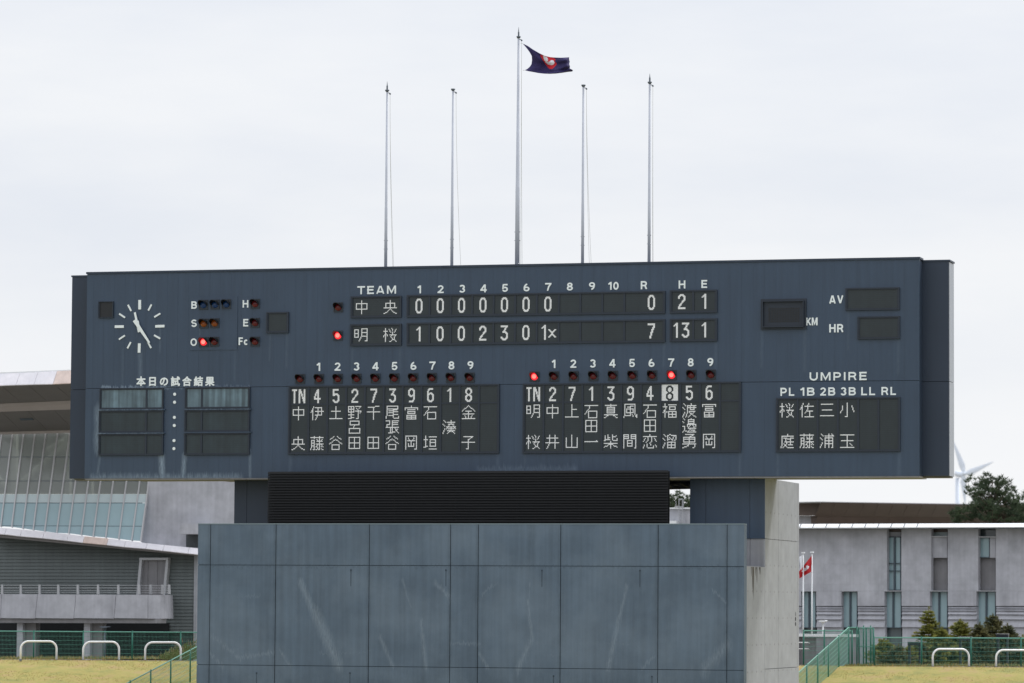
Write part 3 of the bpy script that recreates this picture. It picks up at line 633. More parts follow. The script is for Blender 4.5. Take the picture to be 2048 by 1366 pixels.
# painted / fixed lettering
def arc(cx, cy, rx, ry, a0, a1, n=10):
    return [(cx+rx*math.cos(math.radians(a0+(a1-a0)*k/n)), cy+ry*math.sin(math.radians(a0+(a1-a0)*k/n))) for k in range(n+1)]
h_ = .095
def bowl(w_, y0, y1): # right-hand bowl of B, P, R
    r = (y1-y0)/2; return [(h_, y1), (w_-h_-r, y1)]+arc(w_-h_-r, (y0+y1)/2, r, r, 90, -90)+[(h_, y0)]
GL = {
'T': (.78, [[(0, .905), (.78, .905)], [(.39, 0), (.39, .9)]]), 'E': (.68, [[(h_, 0), (h_, 1)], [(0, .905), (.68, .905)], [(0, .095), (.68, .095)], [(0, .52), (.63, .52)]]),
'F': (.64, [[(h_, 0), (h_, 1)], [(0, .905), (.64, .905)], [(0, .5), (.58, .5)]]), 'A': (.86, [[(.09, 0), (.40, 1)], [(.77, 0), (.46, 1)], [(.2, .27), (.66, .27)]]),
'M': (.96, [[(h_, 0), (h_, 1)], [(.865, 0), (.865, 1)], [(.13, 1), (.48, .12), (.83, 1)]]), 'H': (.8, [[(h_, 0), (h_, 1)], [(.705, 0), (.705, 1)], [(.05, .52), (.75, .52)]]),
'V': (.82, [[(.09, 1), (.41, .04)], [(.73, 1), (.41, .04)]]), 'K': (.84, [[(h_, 0), (h_, 1)], [(.74, 1), (.12, .36)], [(.34, .56), (.76, 0)]]), 'I': (.2, [[(.1, 0), (.1, 1)]]),
'L': (.62, [[(h_, 0), (h_, 1)], [(0, .095), (.62, .095)]]), 'U': (.8, [[(h_, 1), (h_, .45)]+arc(.4, .39, .305, .295, 180, 360)+[(.705, .45), (.705, 1)]]),
'P': (.74, [[(h_, 0), (h_, 1)], bowl(.74, .42, .905)]), 'R': (.8, [[(h_, 0), (h_, 1)], bowl(.76, .46, .905), [(.52, .46), (.70, 0)]]), 'B': (.78, [[(h_, 0), (h_, 1)], bowl(.74, .53, .905), bowl(.78, .095, .52)]),
'O': (.88, [arc(.44, .5, .345, .405, 0, 360, 24)]), 'S': (.74, [arc(.37, .71, .26, .195, 20, 180, 10)+arc(.37, .71, .26, .2, 180, 250, 5)+arc(.37, .3, .28, .205, 80, -90, 12)+arc(.37, .3, .28, .205, -90, -165, 6)]),
'c': (.6, [arc(.32, .36, .225, .265, 45, 315, 16)]),
'0': (.66, [arc(.33, .5, .235, .405, 0, 360, 24)]), '1': (.42, [[(.32, 0), (.32, 1)], [(.02, .74), (.16, .78), (.27, .95)]]), '2': (.66, [arc(.33, .69, .225, .215, 170, -25, 12)+[(.3, .3), (.1, .095)], [(.02, .09), (.66, .09)]]),
'3': (.66, [arc(.32, .71, .215, .195, 160, -80, 12), arc(.32, .3, .235, .205, 80, -160, 14)]), '4': (.68, [[(.49, 0), (.49, 1)], [(.45, .95), (.07, .3)], [(.0, .29), (.68, .29)]]),
'5': (.66, [[(.6, .91), (.16, .91)], [(.17, .95), (.12, .45)]+arc(.33, .33, .23, .235, 125, -160, 14)]), '6': (.66, [arc(.33, .31, .235, .215, 0, 360, 20), arc(.46, .42, .36, .49, 100, 185, 10)]),
'7': (.64, [[(0, .905), (.64, .905)], [(.56, .88), (.36, .5), (.25, 0)]]), '8': (.66, [arc(.33, .72, .2, .185, 0, 360, 18), arc(.33, .3, .235, .205, 0, 360, 20)]),
'9': (.66, [arc(.33, .69, .235, .215, 0, 360, 20), arc(.2, .58, .36, .49, -80, 5, 10)])}
def letters(s, x0, x1, y0, y1, yy=.004, name='letter', gap=.17, bold=.19):
    tot = sum(GL[c][0] for c in s)+gap*(len(s)-1)
    A = bpx(x0, (y0+y1)/2); B = bpx(x1, (y0+y1)/2); z1 = bpx((x0+x1)/2, y0)[1]; z0 = bpx((x0+x1)/2, y1)[1]
    sx = (B[0]-A[0])/tot; sz = z1-z0; cur = 0
    for c in s:
        m = MB(); d = 0
        for st in GL[c][1]:
            pts = [Vector((A[0]+(cur+x)*sx, z0+y*sz)) for x, y in st]; hw = bold*sz/2; closed = (pts[0]-pts[-1]).length < 1e-5 and len(pts) > 4
            Lp, Rp = [], []
            for k, p in enumerate(pts):
                a_ = pts[k-1] if k else (pts[-2] if closed else None); b_ = pts[k+1] if k < len(pts)-1 else (pts[1] if closed else None)
                d1 = (p-a_).normalized() if a_ is not None else None; d2 = (b_-p).normalized() if b_ is not None else None
                t_ = ((d1 or d2)+(d2 or d1)).normalized(); n_ = Vector((-t_.y, t_.x)); q = 1/max(.5, abs(n_.dot(Vector((-(d1 or d2).y, (d1 or d2).x))))) 
                Lp.append(p+n_*hw*q); Rp.append(p-n_*hw*q)
            dep = .018+d*.0012; d += 1
            def cl(p): return (p.x, min(max(p.y, z0), z1))
            for k in range(len(pts)-1):
                qd = [cl(Rp[k]), cl(Rp[k+1]), cl(Lp[k+1]), cl(Lp[k])]
                m.face([BF.pt(u_, z_, yy+dep) for u_, z_ in qd])
                m.face([BF.pt(*qd[0], yy), BF.pt(*qd[1], yy), BF.pt(*qd[1], yy+dep), BF.pt(*qd[0], yy+dep)]); m.face([BF.pt(*qd[3], yy+dep), BF.pt(*qd[2], yy+dep), BF.pt(*qd[2], yy), BF.pt(*qd[3], yy)])
            for k in ([] if closed else [0, -1]):
                a_, b_ = cl(Rp[k]), cl(Lp[k]); m.face([BF.pt(*a_, yy), BF.pt(*a_, yy+dep), BF.pt(*b_, yy+dep), BF.pt(*b_, yy)])
        m.build(name, M['letter'], sb); cur += GL[c][0]+gap
def text(s, x0, x1, y0, y1, off=.03, yy=.004, name='letter', sp=1.0):
    if ord(s[0]) < 128: return letters(s, x0, x1, y0, y1, yy, name if len(s) > 1 or not s.isdigit() else 'heading_numeral', gap=.17 if sp == 1.0 else .17*sp**3)
    n = len(s); W_ = (x1-x0)/n
    for i, ch in enumerate(s):   # bold kanji: the regular outline set down several times, a hair apart
        c = bpy.data.curves.new('t', 'FONT'); c.body = ch; c.size = 1; c.resolution_u = 3
        t = bpy.data.objects.new('t', c); COL.objects.link(t); me = bpy.data.meshes.new_from_object(t.evaluated_get(bpy.context.evaluated_depsgraph_get())); bpy.data.objects.remove(t); bpy.data.curves.remove(c)
        vs = [v.co.copy() for v in me.vertices]; fs = [tuple(p.vertices) for p in me.polygons]; bpy.data.meshes.remove(me)
        A = bpx(x0+W_*i, (y0+y1)/2)[0]; B = bpx(x0+W_*(i+1), (y0+y1)/2)[0]; z1 = bpx(x0+W_*i, y0)[1]; z0 = bpx(x0+W_*i, y1)[1]
        xs = [v.x for v in vs]; ys = [v.y for v in vs]; full = .92; cxm = (min(xs)+max(xs))/2; cym = .36
        k_ = (z1-z0)/full; cu = (A+B)/2; cz_ = (z0+z1)/2; m = MB(); w_ = .014
        for q, (dx, dz) in enumerate(((0, 0), (w_, 0), (-w_, 0), (0, w_), (0, -w_), (w_*.7, w_*.7), (-w_*.7, w_*.7), (w_*.7, -w_*.7), (-w_*.7, -w_*.7))):
            b0 = len(m.v); m.v += [BF.pt(cu+(v.x-cxm)*k_+dx, cz_+(v.y-cym)*k_+dz, yy+.012+q*.0006) for v in vs]
            for f in fs:
                a_, b_, c_ = m.v[b0+f[0]], m.v[b0+f[1]], m.v[b0+f[2]]; nn = (b_-a_).cross(c_-a_)
                m.f.append(tuple(b0+x for x in (f if nn.y < 0 else f[::-1]))); m.m.append(0)
        m.build('letter', M['letter'], sb)
text('TEAM', 715, 792.8, 571.8, 588, .035, sp=1.1)
for i, (x, y) in enumerate(zip([838.9, 881.4, 924.7, 967.5, 1010.2, 1053.4, 1096.8, 1139.9, 1184.2, 1227.2], [579, 578.4, 577.5, 576.9, 575.9, 574.9, 573.9, 573.2, 572.3, 571.8])):
    wd = {1: 7.5, 10: 21}.get(i+1, 12.6); text(str(i+1), x-wd/2, x+wd/2, y-7.9, y+7.9, .035)
text('R', 1281.8, 1294.8, 562.2, 578.6); text('H', 1357.5, 1371, 561, 577.2); text('E', 1403, 1414.5, 560, 576)
for i in range(9):
    wd = 7.5 if i == 0 else 12.3
    x = 637.3+i*37.98; y = 733.8-i*.42; text(str(i+1), x-wd/2, x+wd/2, y-8.2, y+8.2, .035, name='batting_number')
    x = 1107.6+i*39.15; y = 727.9-i*.45; text(str(i+1), x-wd/2, x+wd/2, y-8.3, y+8.3, .035, name='batting_number')
text('AV', 1658.8, 1686.8, 590.8, 607.2, sp=1.08); text('HR', 1658.8, 1687, 648.2, 664.8, sp=1.05); text('KM', 1612.6, 1635, 635.3, 650.8, .02)
text('UMPIRE', 1619, 1733.5, 744.3, 760.8, .035, sp=1.1)
for s, x0, x1 in (('PL', 1561, 1588.8), ('1B', 1600.8, 1629.8), ('2B', 1640.2, 1671), ('3B', 1681, 1712), ('LL', 1722.5, 1750.3), ('RL', 1763, 1792)): text(s, x0, x1, 775.5-(x0-1561)*.008, 791.8-(x0-1561)*.008, .035, sp=1.1)
text('本日の試合結果', 271, 431.5, 754, 772.2, .028)
text('B', 383.4, 394.6, 602.8, 617.6, .03, yy=.021); text('S', 383.2, 394.3, 639.2, 654.1, .03, yy=.021); text('O', 381.6, 394.6, 676.9, 692.1, .03, yy=.021)
text('H', 485.7, 497.1, 600.4, 615.2); text('E', 486.8, 496.9, 638, 653); text('Fc', 477.8, 496, 674.8, 690.2, .025)

# clock
cx, cz = bpx(278.6, 653)
clk = MB().tube((cx, -.003, cz), (cx, -.11, cz), .035, n=12).build('clock', M['letter'], sb); clk['label'] = 'clock of white bars and hands reading twenty-five past eleven'
def bar(x0, y0, x1, y1, w0, w1, d0, d1, name, par=clk):
    A = Vector(bpx(x0, y0)); B = Vector(bpx(x1, y1)); d = (B-A).normalized(); n_ = Vector((-d.y, d.x)); s = 1/58
    pts = [A+n_*w0*s/2, A-n_*w0*s/2, B-n_*w1*s/2, B+n_*w1*s/2]
    return MB().prism(BF, [tuple(p) for p in pts], d0, d1).build(name, M['letter'], par)
for (x0, y0, x1, y1, w_) in ((279.9, 600, 279.8, 619, 5.8), (303.5, 609, 297, 621.2, 3.4), (321, 627, 309, 634.3, 3.4), (329.3, 652.2, 311, 652.8, 5.4), (320.9, 677.3, 308.6, 670.4, 3.4), (302.6, 696.3, 296.3, 684.5, 3.4),
                             (278.6, 705.5, 279.2, 686.8, 5.8), (255.3, 696.8, 262, 684.3, 3.4), (238.4, 678.9, 250.2, 671, 3.4), (230, 653.4, 248, 653.2, 5.4), (238.9, 627.6, 250.5, 635.3, 3.4), (256.3, 609.7, 262.8, 622, 3.4)):
    bar(x0, y0, x1, y1, w_, w_, .003, .03, 'hour_mark')
bar(270.6, 640.5, 300.6, 686.0, 8.0, 4.0, .085, .1, 'minute_hand'); bar(271.0, 625, 279.5, 664.5, 4.2, 5.0, .06, .075, 'hour_hand'); bar(275.5, 642, 279.6, 664, 7.5, 4.6, .0595, .0745, 'hour_hand_tail')

# ------------------------------------------------------------------ flagpoles and flag
def flagpole(px, pxt, ytop, ybot, wb, wt, ytip, label, halyard):
    PF = Face((0, .95, 0)); ub, zb = PF.at(px, ybot+6); zb = ZT+.02; ut = PF.at(pxt, ytop)[0]; zt = PF.at(pxt, ytop)[1]; uc = (ub+ut)/2
    s = 7840/136.5; t = thing('flagpole', (uc, .95, zb), label, 'flagpole', 'flagpoles on top of the scoreboard')
    y = .95; z = zb; n = 4; wb *= .9; wt *= .92
    MB().path([(uc, y, zb), (uc, y, zb+(zt-zb)*.35), (uc, y, zb+(zt-zb)*.351), (uc, y, zt)], [wb/s/2, wb/s/2*.92, wb/s/2*.86, wt/s/2], n=14).build('pole', M['pole'], t, smooth=True)
    m = MB(); m.tube((uc, y, zt), (uc, y, zt+.05), .04, .075, n=12).tube((uc, y, zt+.05), (uc, y, zt+.08), .08, .07, n=12); m.tube((uc, y, zt-.02), (uc+.11, y, zt-.05), .014, n=6); m.tube((uc+.11, y-.02, zt-.07), (uc+.11, y+.02, zt-.07), .03, n=10)
    m.build('truck_pulley', M['fitting'], t)
    if ytip:
        zz = PF.at(pxt, ytip)[1]; m = MB(); m.tube((uc, y, zt+.09), (uc, y, zt+.22), .03, .03, n=8).tube((uc, y, zt+.2), (uc, y, zz), .022, .004, n=8); m.build('finial_spike', M['fitting'], t)
    m = MB(); m.tube((uc, y, zb), (uc, y, zb+.05), wb/s*1.1, n=14); zj = zb+(zt-zb)*.12
    m.tube((uc-wb/s*.62, y, zj), (uc+wb/s*.62, y, zj), .012, n=6); m.tube((uc-wb/s*.62, y, zj+.3), (uc+wb/s*.62, y, zj+.3), .012, n=6); m.build('base_clamp', M['fitting'], t)
    for (x0, x1) in halyard:
        MB().path([(uc+.11, y, zt-.05)]+[(uc+.11+(x1-x0)/s*(k/8)**1.6+(x0/s-.1)*0, y, zt-.05+(zb-zt)*(k/8)) for k in range(1, 9)], .0055, n=4).build('halyard', M['rope'], t)
    return t, uc, zt
tag_ = ['second tallest', 'x']
flagpole(771.3, 774.2, 184, 537, 7.2, 4.0, 163, 'grey flagpole with a spike tip at the left end of the row', [(0, 9), (0, 11)])
flagpole(903.6, 906, 182, 535, 7.0, 4.0, None, 'grey flagpole without spike between left end pole and tall middle pole', [(0, 13), ])
_, cpx, cpz = flagpole(1034.5, 1037, 77, 532, 10.5, 4.6, 54, 'tallest thickest grey flagpole in the middle flying the purple flag', [(0, 1), (0, 4)])
flagpole(1165.6, 1166.2, 174, 530, 7.0, 4.2, None, 'grey flagpole without spike just right of the tall middle pole', [(0, 8), (0, 12)])
flagpole(1298, 1299.6, 168, 527, 7.2, 4.4, 147, 'grey flagpole with a spike tip at the right end of the row', [(0, 2), (0, 1)])
# flag: top and bottom outlines, cloth grid between with folds
def flag():
    PF = Face((0, .95, 0)); S = 12.42
    top = [(1045.3, 87), (1055, 91.5), (1066, 99), (1078, 106), (1089, 111.5), (1100, 114.2), (1110, 115), (1122, 115.4), (1133, 114.8), (1138.5, 114.5)]
    bot = [(1049.5, 140.5), (1057, 142.5), (1066, 144), (1076, 146), (1088, 147.4), (1100, 147.8), (1112, 147.2), (1124, 145.8), (1135, 144), (1144.5, 143)]
    hoist = [(1045.3, 87), (1053, 96), (1059, 104), (1063.5, 112), (1064, 120), (1063, 128), (1060, 133), (1055, 137.5), (1049.5, 140.5)]
    def samp(P_, t):
        t *= len(P_)-1; i = min(int(t), len(P_)-2); f = t-i; return Vector(P_[i])*(1-f)+Vector(P_[i+1])*f
    fly = [(1138.5, 114.5), (1138, 118), (1139.5, 123), (1138.5, 128), (1140, 133), (1139.5, 137), (1144, 139), (1146, 141), (1144.5, 143)]
    nu, nv = 60, 34; V = []; UV = []
    for j in range(nv+1):
        for i in range(nu+1):
            s, t = i/nu, j/nv
            p = (1-t)*samp(top, s)+t*samp(bot, s)+(1-s)*samp(hoist, t)+s*samp(fly, t)-((1-s)*(1-t)*Vector(top[0])+s*(1-t)*Vector(top[-1])+(1-s)*t*Vector(bot[0])+s*t*Vector(bot[-1]))
            d = .13*math.sin(s*9+t*2.2)*min(1, s*3)+.07*math.sin(s*17-t*5+1)*s+.10*math.sin(t*7+s*3)*(1-s)*.8+.05*math.sin(t*19+s*6)*s
            u, z = PF.at(p.x, p.y, d); V.append(PF.pt(u, z, d)); UV.append((p.x, p.y))
    def ins(poly, x, y):
        c = False; n = len(poly)
        for i in range(n):
            x1, y1 = poly[i]; x2, y2 = poly[(i+1) % n]
            if (y1 > y) != (y2 > y) and x < (x2-x1)*(y-y1)/(y2-y1)+x1: c = not c
        return c
    red = [(1080, 109), (1086, 110.5), (1100, 114), (1108, 115.5), (1111, 119), (1109, 122), (1114, 128), (1110, 133), (1104, 138), (1098, 137), (1092, 130), (1086, 121), (1082, 114)]
    white = [(1085.5, 111), (1095, 115), (1095.5, 119), (1095, 124.5), (1099, 123), (1102, 120), (1106, 120), (1109, 124), (1108.5, 128), (1104, 130.5), (1098, 130), (1092, 126), (1088, 119)]
    m = MB(); m.v = V; nn = nu+1
    for j in range(nv):
        for i in range(nu):
            x = (UV[j*nn+i][0]+UV[(j+1)*nn+i+1][0])/2; y = (UV[j*nn+i][1]+UV[(j+1)*nn+i+1][1])/2
            m.f.append((j*nn+i, (j+1)*nn+i, (j+1)*nn+i+1, j*nn+i+1)); m.m.append(2 if ins(white, x, y) else 1 if ins(red, x, y) else 0)
    mats = [mat('flag_purple', (42, 34, 84), .8, .08, 3), mat('flag_red', (196, 30, 44), .8, .05, 3), mat('flag_white', (220, 220, 226), .8, .03, 3)]
    for q in mats:
        q.node_tree.nodes['Principled BSDF'].inputs['Subsurface Weight'].default_value = 0
    base = PF.p(1045.3, 87); o = m.build('flag', mats, None, smooth=True, loc=base)
    tag(o, 'torn-edged purple flag with a red and white emblem flying from the tallest pole', 'flag')
    # two toggles that hold it to the halyard are part of the flag
    mm = MB(); a = PF.p(1045.3, 87); b = PF.p(1041.5, 86.5); mm.tube(a, b, .008, n=5); a = PF.p(1049.5, 140.5); b = PF.p(1046, 140.5); mm.tube(a, b, .008, n=5)
    k_ = mm.build('tie_cord', M['rope'], o)
flag()

# ------------------------------------------------------------------ louvred screen, backscreen wall, piers
LF = Face((0, -1.0, 0)); a = LF.at(535, 1000)[0]; b = LF.at(1336, 1000)[0]; zt = (LF.at(535, 943)[1]+LF.at(1336, 940)[1])/2; zb = LF.at(1000, 1060)[1]
ls = thing('louvred_screen', ((a+b)/2, -1.0, zb), 'black horizontal louvred screen between the scoreboard and the blue-grey wall', 'louvre screen')
m = MB(); x = a+.15
while x < b: m.rect(LF, x-.025, x+.025, zb, zt-.02, -.12, -.2); x += 2.2
m.rect(LF, a, b, zb, zt-.03, -.205, -.25); m.build('backing_frame', M['black_slat'], ls)
n = 22; pz = (zt-zb)/n
for i in range(n):
    z = zb+pz*i; m = MB()
    m.v += [LF.pt(u_, zz, d) for u_ in (a, b) for zz, d in ((z+.004, 0.0), (z+.02, 0.0), (z+pz-.006, -.05), (z+pz-.022, -.05))]
    for q in ((0, 4, 5, 1), (1, 5, 6, 2), (2, 6, 7, 3), (3, 7, 4, 0), (0, 1, 2, 3), (7, 6, 5, 4)): m.f.append(q); m.m.append(0)
    m.build('slat', M['black_slat'], ls)
WF2 = WF; zt = WF.at(940, 1047)[1]; xs = [395, 420, 551, 738, 900.5, 956, 1121, 1316, 1454, 1487.5]
us = [WF.at(x, 1180)[0] for x in xs]; zr = [WF.at(940, 1131.5)[1], WF.at(940, 1335)[1]]
bw = thing('backscreen_wall', ((us[0]+us[-1])/2, -2.4, FZ), 'tall blue-grey stained panel wall below the scoreboard', 'wall')
MB().rect(WF, us[0]+.02, us[-1]-.02, FZ, zt-.03, -.05, -.4).build('wall_core', M['wall_joint'], bw)
zz = [zt-.03, zr[0], zr[1], FZ]
for i in range(len(us)-1):
    for j in range(3):
        g_ = .011 if j < 2 else .011
        MB().rect(WF, us[i]+(g_ if i else 0), us[i+1]-(g_ if i < len(us)-2 else 0), zz[j+1]+.009, zz[j]-(.009 if j else 0), 0, -.047).build('wall_panel', M['wall_blue'], bw)
m = MB().rect(WF, us[0]-.01, us[-1]+.01, zt-.028, zt, .012, -.41); m.build('wall_cap', mat('wall_cap_paint', (128, 144, 152), .6, .05, 2), bw)
m = MB()
for (x, y) in ((702, 1140), (892, 1140), (1084, 1141), (1280, 1141), (513, 1346), (700, 1346), (1107, 1352), (1304, 1353)):
    u, z = WF.at(x, y); m.rect(WF, u-.02, u+.02, z-.02, z+.02, .002, .02); m.rect(WF, u-.008, u+.008, z-.55, z-.02, .001, .004)
m.build('anchor_bolts', M['wall_joint'], bw)
m = MB().rect(Face((us[-1]+.0, -2.6, 0), PI/2), 0, .4, FZ, zt-.04, .012, .001); m.build('wall_end', M['wall_blue'], bw)
# right pier: side plane X = XR
PFc = Face((0, .95, 0)); XR = PFc.at(1530, 1000)[0]
def y_on_side(px, py):
    r = ray(px, py); t = (XR-CAM.x)/r.x; return (CAM+r*t)
PB = y_on_side(1598, 1100).y; PM = y_on_side(1557, 1100).y; PB2 = y_on_side(1595.5, 1100).y
XL = PFc.at(1380, 1000)[0]; zc = PFc.at(1500, 1077)[1]; zl = PFc.at(1510, 1134)[1]; zsm = y_on_side(1598, 1334).z
SIDE = Face((XR, 0, 0), PI/2)
pier = thing('concrete_pier', ((XL+XR)/2, 3.5, FZ), 'massive pale concrete pier with dark blue cladding holding up the right of the scoreboard', 'pier')
ztop = ZB-.022
m = MB().box(XL, XR-.05, .97, PB, zc, ztop); m.build('pier_core', M['concrete'], pier)
for (q0, q1, r0, r1) in ((.97, PM-.01, zc, ztop), (PM+.01, PB2-.012, zc, ztop), (PB2+.012, PB, zc, ztop), (.97, PM-.01, zsm+.01, zc-.015), (PM+.01, PB2-.012, zsm+.01, zc-.015), (PB2+.012, PB, zsm+.01, zc-.015), (.97, PM-.01, FZ, zsm-.01), (PM+.01, PB, FZ, zsm-.01)):
    MB().rect(SIDE, q0, q1, r0, r1, 0, -.048).build('side_panel', M['concrete'], pier)
cs = [PFc.at(x, 1000)[0] for x in (1380, 1412, 1500, 1530)]
for i in range(3):
    tag(MB().rect(PFc, cs[i]+.006, cs[i+1]-(.006 if i < 2 else 0), zc, ztop-.01, .02, -.018).build('cladding_panel', M['board'], pier), 'dark blue cladding panel on the front of the pier')
MB().box(XL, PFc.at(1500, 1000)[0]-.006, .97, PB-.1, FZ, zc-.004).build('lower_block', M['concrete_shade'], pier); MB().box(PFc.at(1500, 1000)[0]+.006, XR-.05, .97, PB-.1, FZ, zc-.004).build('lower_block', M['concrete_shade'], pier)
# base that runs forward to the wall
y0 = y_on_side(1491, 1200).y
MB().box(XR-3.2, XR-.002, y0, .955, FZ, zl).build('base_block', M['concrete'], pier)
m = MB(); rnd = random.Random(5)
for k in range(14):
    py = y0+rnd.uniform(.6, 2.1)+.25; yy = min(py, .6); hh = rnd.uniform(.15, 1.4)*math.exp(-abs(yy-(y0+1.35))*1.6); wz = rnd.uniform(.02, .06)
    m.prism(SIDE, [(yy-wz, zl-.02), (yy+wz, zl-.02), (yy+wz*.5, zl-hh*.7), (yy, zl-hh), (yy-wz*.6, zl-hh*.6)], .001, .003)
tag(m.build('rust_streaks', M['moss'], pier), 'brown rust and moss streaks below the ledge')
# form-tie holes
m = MB()
for iy in range(12):
    for k in range(22):
        y = y0+.35+iy*.72; z = FZ+.4+k*.45
        if y < .95 and z > zl-.1 or z > ztop-.1 or y > PB-.1: continue
        if k % 2: continue
        m.tube((XR-.001, y, z), (XR+.004, y, z), .032, n=6)
m.build('form_tie_holes', M['concrete_dark'], pier)
# painted distance figures near the far edge
def vtext(s, y, z, h, par):
    for i, ch in enumerate(s):
        c = bpy.data.curves.new('t', 'FONT'); c.body = ch; c.size = h; c.offset = .01; t = bpy.data.objects.new('t', c); COL.objects.link(t)
        me = bpy.data.meshes.new_from_object(t.evaluated_get(bpy.context.evaluated_depsgraph_get())); bpy.data.objects.remove(t); bpy.data.curves.remove(c)
        for v in me.vertices: v.co = Vector((XR+.006, y+v.co.x*1.6, z-i*h*1.05+v.co.y))-LOC[par.name]
        me.materials.append(M['void']); o = bpy.data.objects.new('numeral', me); COL.objects.link(o); o.parent = par
vtext('180', PB2-.45, y_on_side(1596, 1231).z, .17, pier)
# left pier
xl0 = PFc.at(469, 1000)[0]; xm = PFc.at(494, 1000)[0]; xl1 = PFc.at(575, 1000)[0]
lp = thing('steel_pier', ((xl0+xl1)/2, 3, FZ), 'dark blue clad pier holding up the left of the scoreboard', 'pier')
MB().box(xl0+.02, xl1-.02, .97, 5.5, FZ, ztop).build('pier_core', M['concrete_dark'], lp)
for (q0, q1) in ((xl0, xm-.006), (xm+.006, xl1)): MB().rect(PFc, q0, q1, FZ, ztop-.01, .02, -.018).build('cladding_panel', M['board_dark'], lp)
# black tarpaulin hung under the board, seen in the gap
TF = Face((0, 3.9, 0)); a = TF.at(1318, 970)[0]; b = TF.at(1392, 970)[0]; z1 = TF.at(1360, 962)[1]; z0 = TF.at(1360, 977.5)[1]
m = MB(); nx, nz_ = 40, 10
def tq(i, j):
    u = a+(b-a)*i/nx; t = j/nz_; return TF.pt(u, z1+(z0-z1)*t, .12*math.sin(PI*t)+.03*math.sin(u*9+t*5)+.02*math.sin(u*23-t*9))
for i in range(nx):
    for j in range(nz_): m.face([tq(i, j), tq(i, j+1), tq(i+1, j+1), tq(i+1, j)])
m.tube(TF.pt(a, z0, .05), TF.pt(b, z0+.03, .05), .04, n=8); m.tube(TF.pt(a, z1, .05), TF.pt(b, z1+.01, .05), .05, n=8)
tag(m.build('tarpaulin', mat('black_tarpaulin', (58, 62, 72), .4, .2, 5), None, smooth=True, loc=TF.pt(a, z0)), 'black tarpaulin rolled up under the scoreboard in the gap beside the dark pier', 'tarpaulin')

# ------------------------------------------------------------------ left building
A1 = math.radians(0)
LBp = hit_z(200, 1309, 0)                # foot of the balcony columns
def slant(name, F, tl, tr, br, bl, dt, db, th, m_, par):
    pts = [F.p(*tl, dt), F.p(*tr, dt), F.p(*br, db), F.p(*bl, db)]; m = MB(); m.v += pts+[q-F.n*.02-Vector((0, 0, th)) for q in pts]
    for q in ((3, 2, 1, 0), (4, 5, 6, 7), (0, 1, 5, 4), (2, 3, 7, 6), (1, 2, 6, 5), (3, 0, 4, 7)): m.f.append(q); m.m.append(0)
    return m.build(name, M[m_] if isinstance(m_, str) else m_, par)
def poly(name, F, pts, d0, d1, m_, par, label=None):
    o = MB().px(F, pts, d0, d1).build(name, M[m_], par)
    if label: o['label'] = label
    return o
Y1 = 44.0                                 # wall plane
LB = Face((0, Y1, 0), A1)
hb = thing('hall_building', LB.p(150, 1300), 'large modern hall with wide eave, leaning glass wall and concrete balcony, left of the scoreboard', 'building')
# ground shade level wall with horizontal siding boards
pts_top = lambda x: 1062+(1103-1062)*x/390
zlo = LB.at(100, 1312)[1]
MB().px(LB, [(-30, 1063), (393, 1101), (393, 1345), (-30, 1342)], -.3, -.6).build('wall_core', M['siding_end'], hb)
y = 1072; k = 0
while y < 1262:
    xl_ = max(-30, (y-1064)/(1101-1064)*393-25) if y < 1101 else -30
    y2 = y+6.7
    pts = [(-30, y), (388, y), (388, y2), (-30, y2)] if y > 1101 else [(-30, y), (max(-20, (y-1063)/(38)*388), y), (min(388, max(-10, (y2-1063)/38*388)), y2), (-30, y2)]
    m = MB(); uv = [LB.at(px_, py_, 0) for px_, py_ in pts]
    # each board leans out at its lower edge
    n_ = len(uv); i = len(m.v)
    m.v += [LB.pt(uv[0][0], uv[0][1], -.05), LB.pt(uv[1][0], uv[1][1], -.05), LB.pt(uv[2][0], uv[2][1]+.012, -.015), LB.pt(uv[3][0], uv[3][1]+.012, -.015), LB.pt(uv[0][0], uv[0][1], -.25), LB.pt(uv[1][0], uv[1][1], -.25), LB.pt(uv[2][0], uv[2][1]+.012, -.25), LB.pt(uv[3][0], uv[3][1]+.012, -.25)]
    for q in ((0, 3, 2, 1), (4, 5, 6, 7), (0, 1, 5, 4), (3, 7, 6, 2), (1, 2, 6, 5), (0, 4, 7, 3)): m.f.append(q); m.m.append(0)
    m.build('siding_board', M['siding'], hb); y += 6.7; k += 1
poly('corner_post', LB, [(388.5, 1100), (394, 1101), (393, 1345), (386, 1345)], .08, -.5, 'concrete', hb)
# sloping lower metal eave
ex = [(-30, 1053.5, 1065), (13, 1056.5, 1068.5), (44, 1059, 1072), (89, 1063.5, 1076), (137, 1068.5, 1081), (169, 1072.5, 1085), (217, 1077, 1089.5), (252, 1081.5, 1093.5), (295, 1086.5, 1097), (329, 1090, 1101), (379, 1095, 1106.5), (400, 1097, 1108.5)]
for i in range(len(ex)-1):
    a_, b_ = ex[i], ex[i+1]
    o = slant('eave_panel', LB, (a_[0]+.5, a_[1]), (b_[0]-.3, b_[1]), (b_[0]-4, b_[2]), (a_[0]-3.3, a_[2]), .95, 1.2, .03, 'fascia_rust' if i == 5 else 'fascia', hb)
    if i == 5: o['label'] = 'rust tinged eave panel'
MB().px(LB, [(-30, 1064), (393, 1107), (393, 1112), (-30, 1072)], 1.09, -.3).build('eave_soffit', M['soffit'], hb)
MB().px(LB, [(-30, 1057), (388, 1099), (388, 1101), (-30, 1062)], .9, -1.5).build('eave_top', M['fascia'], hb)
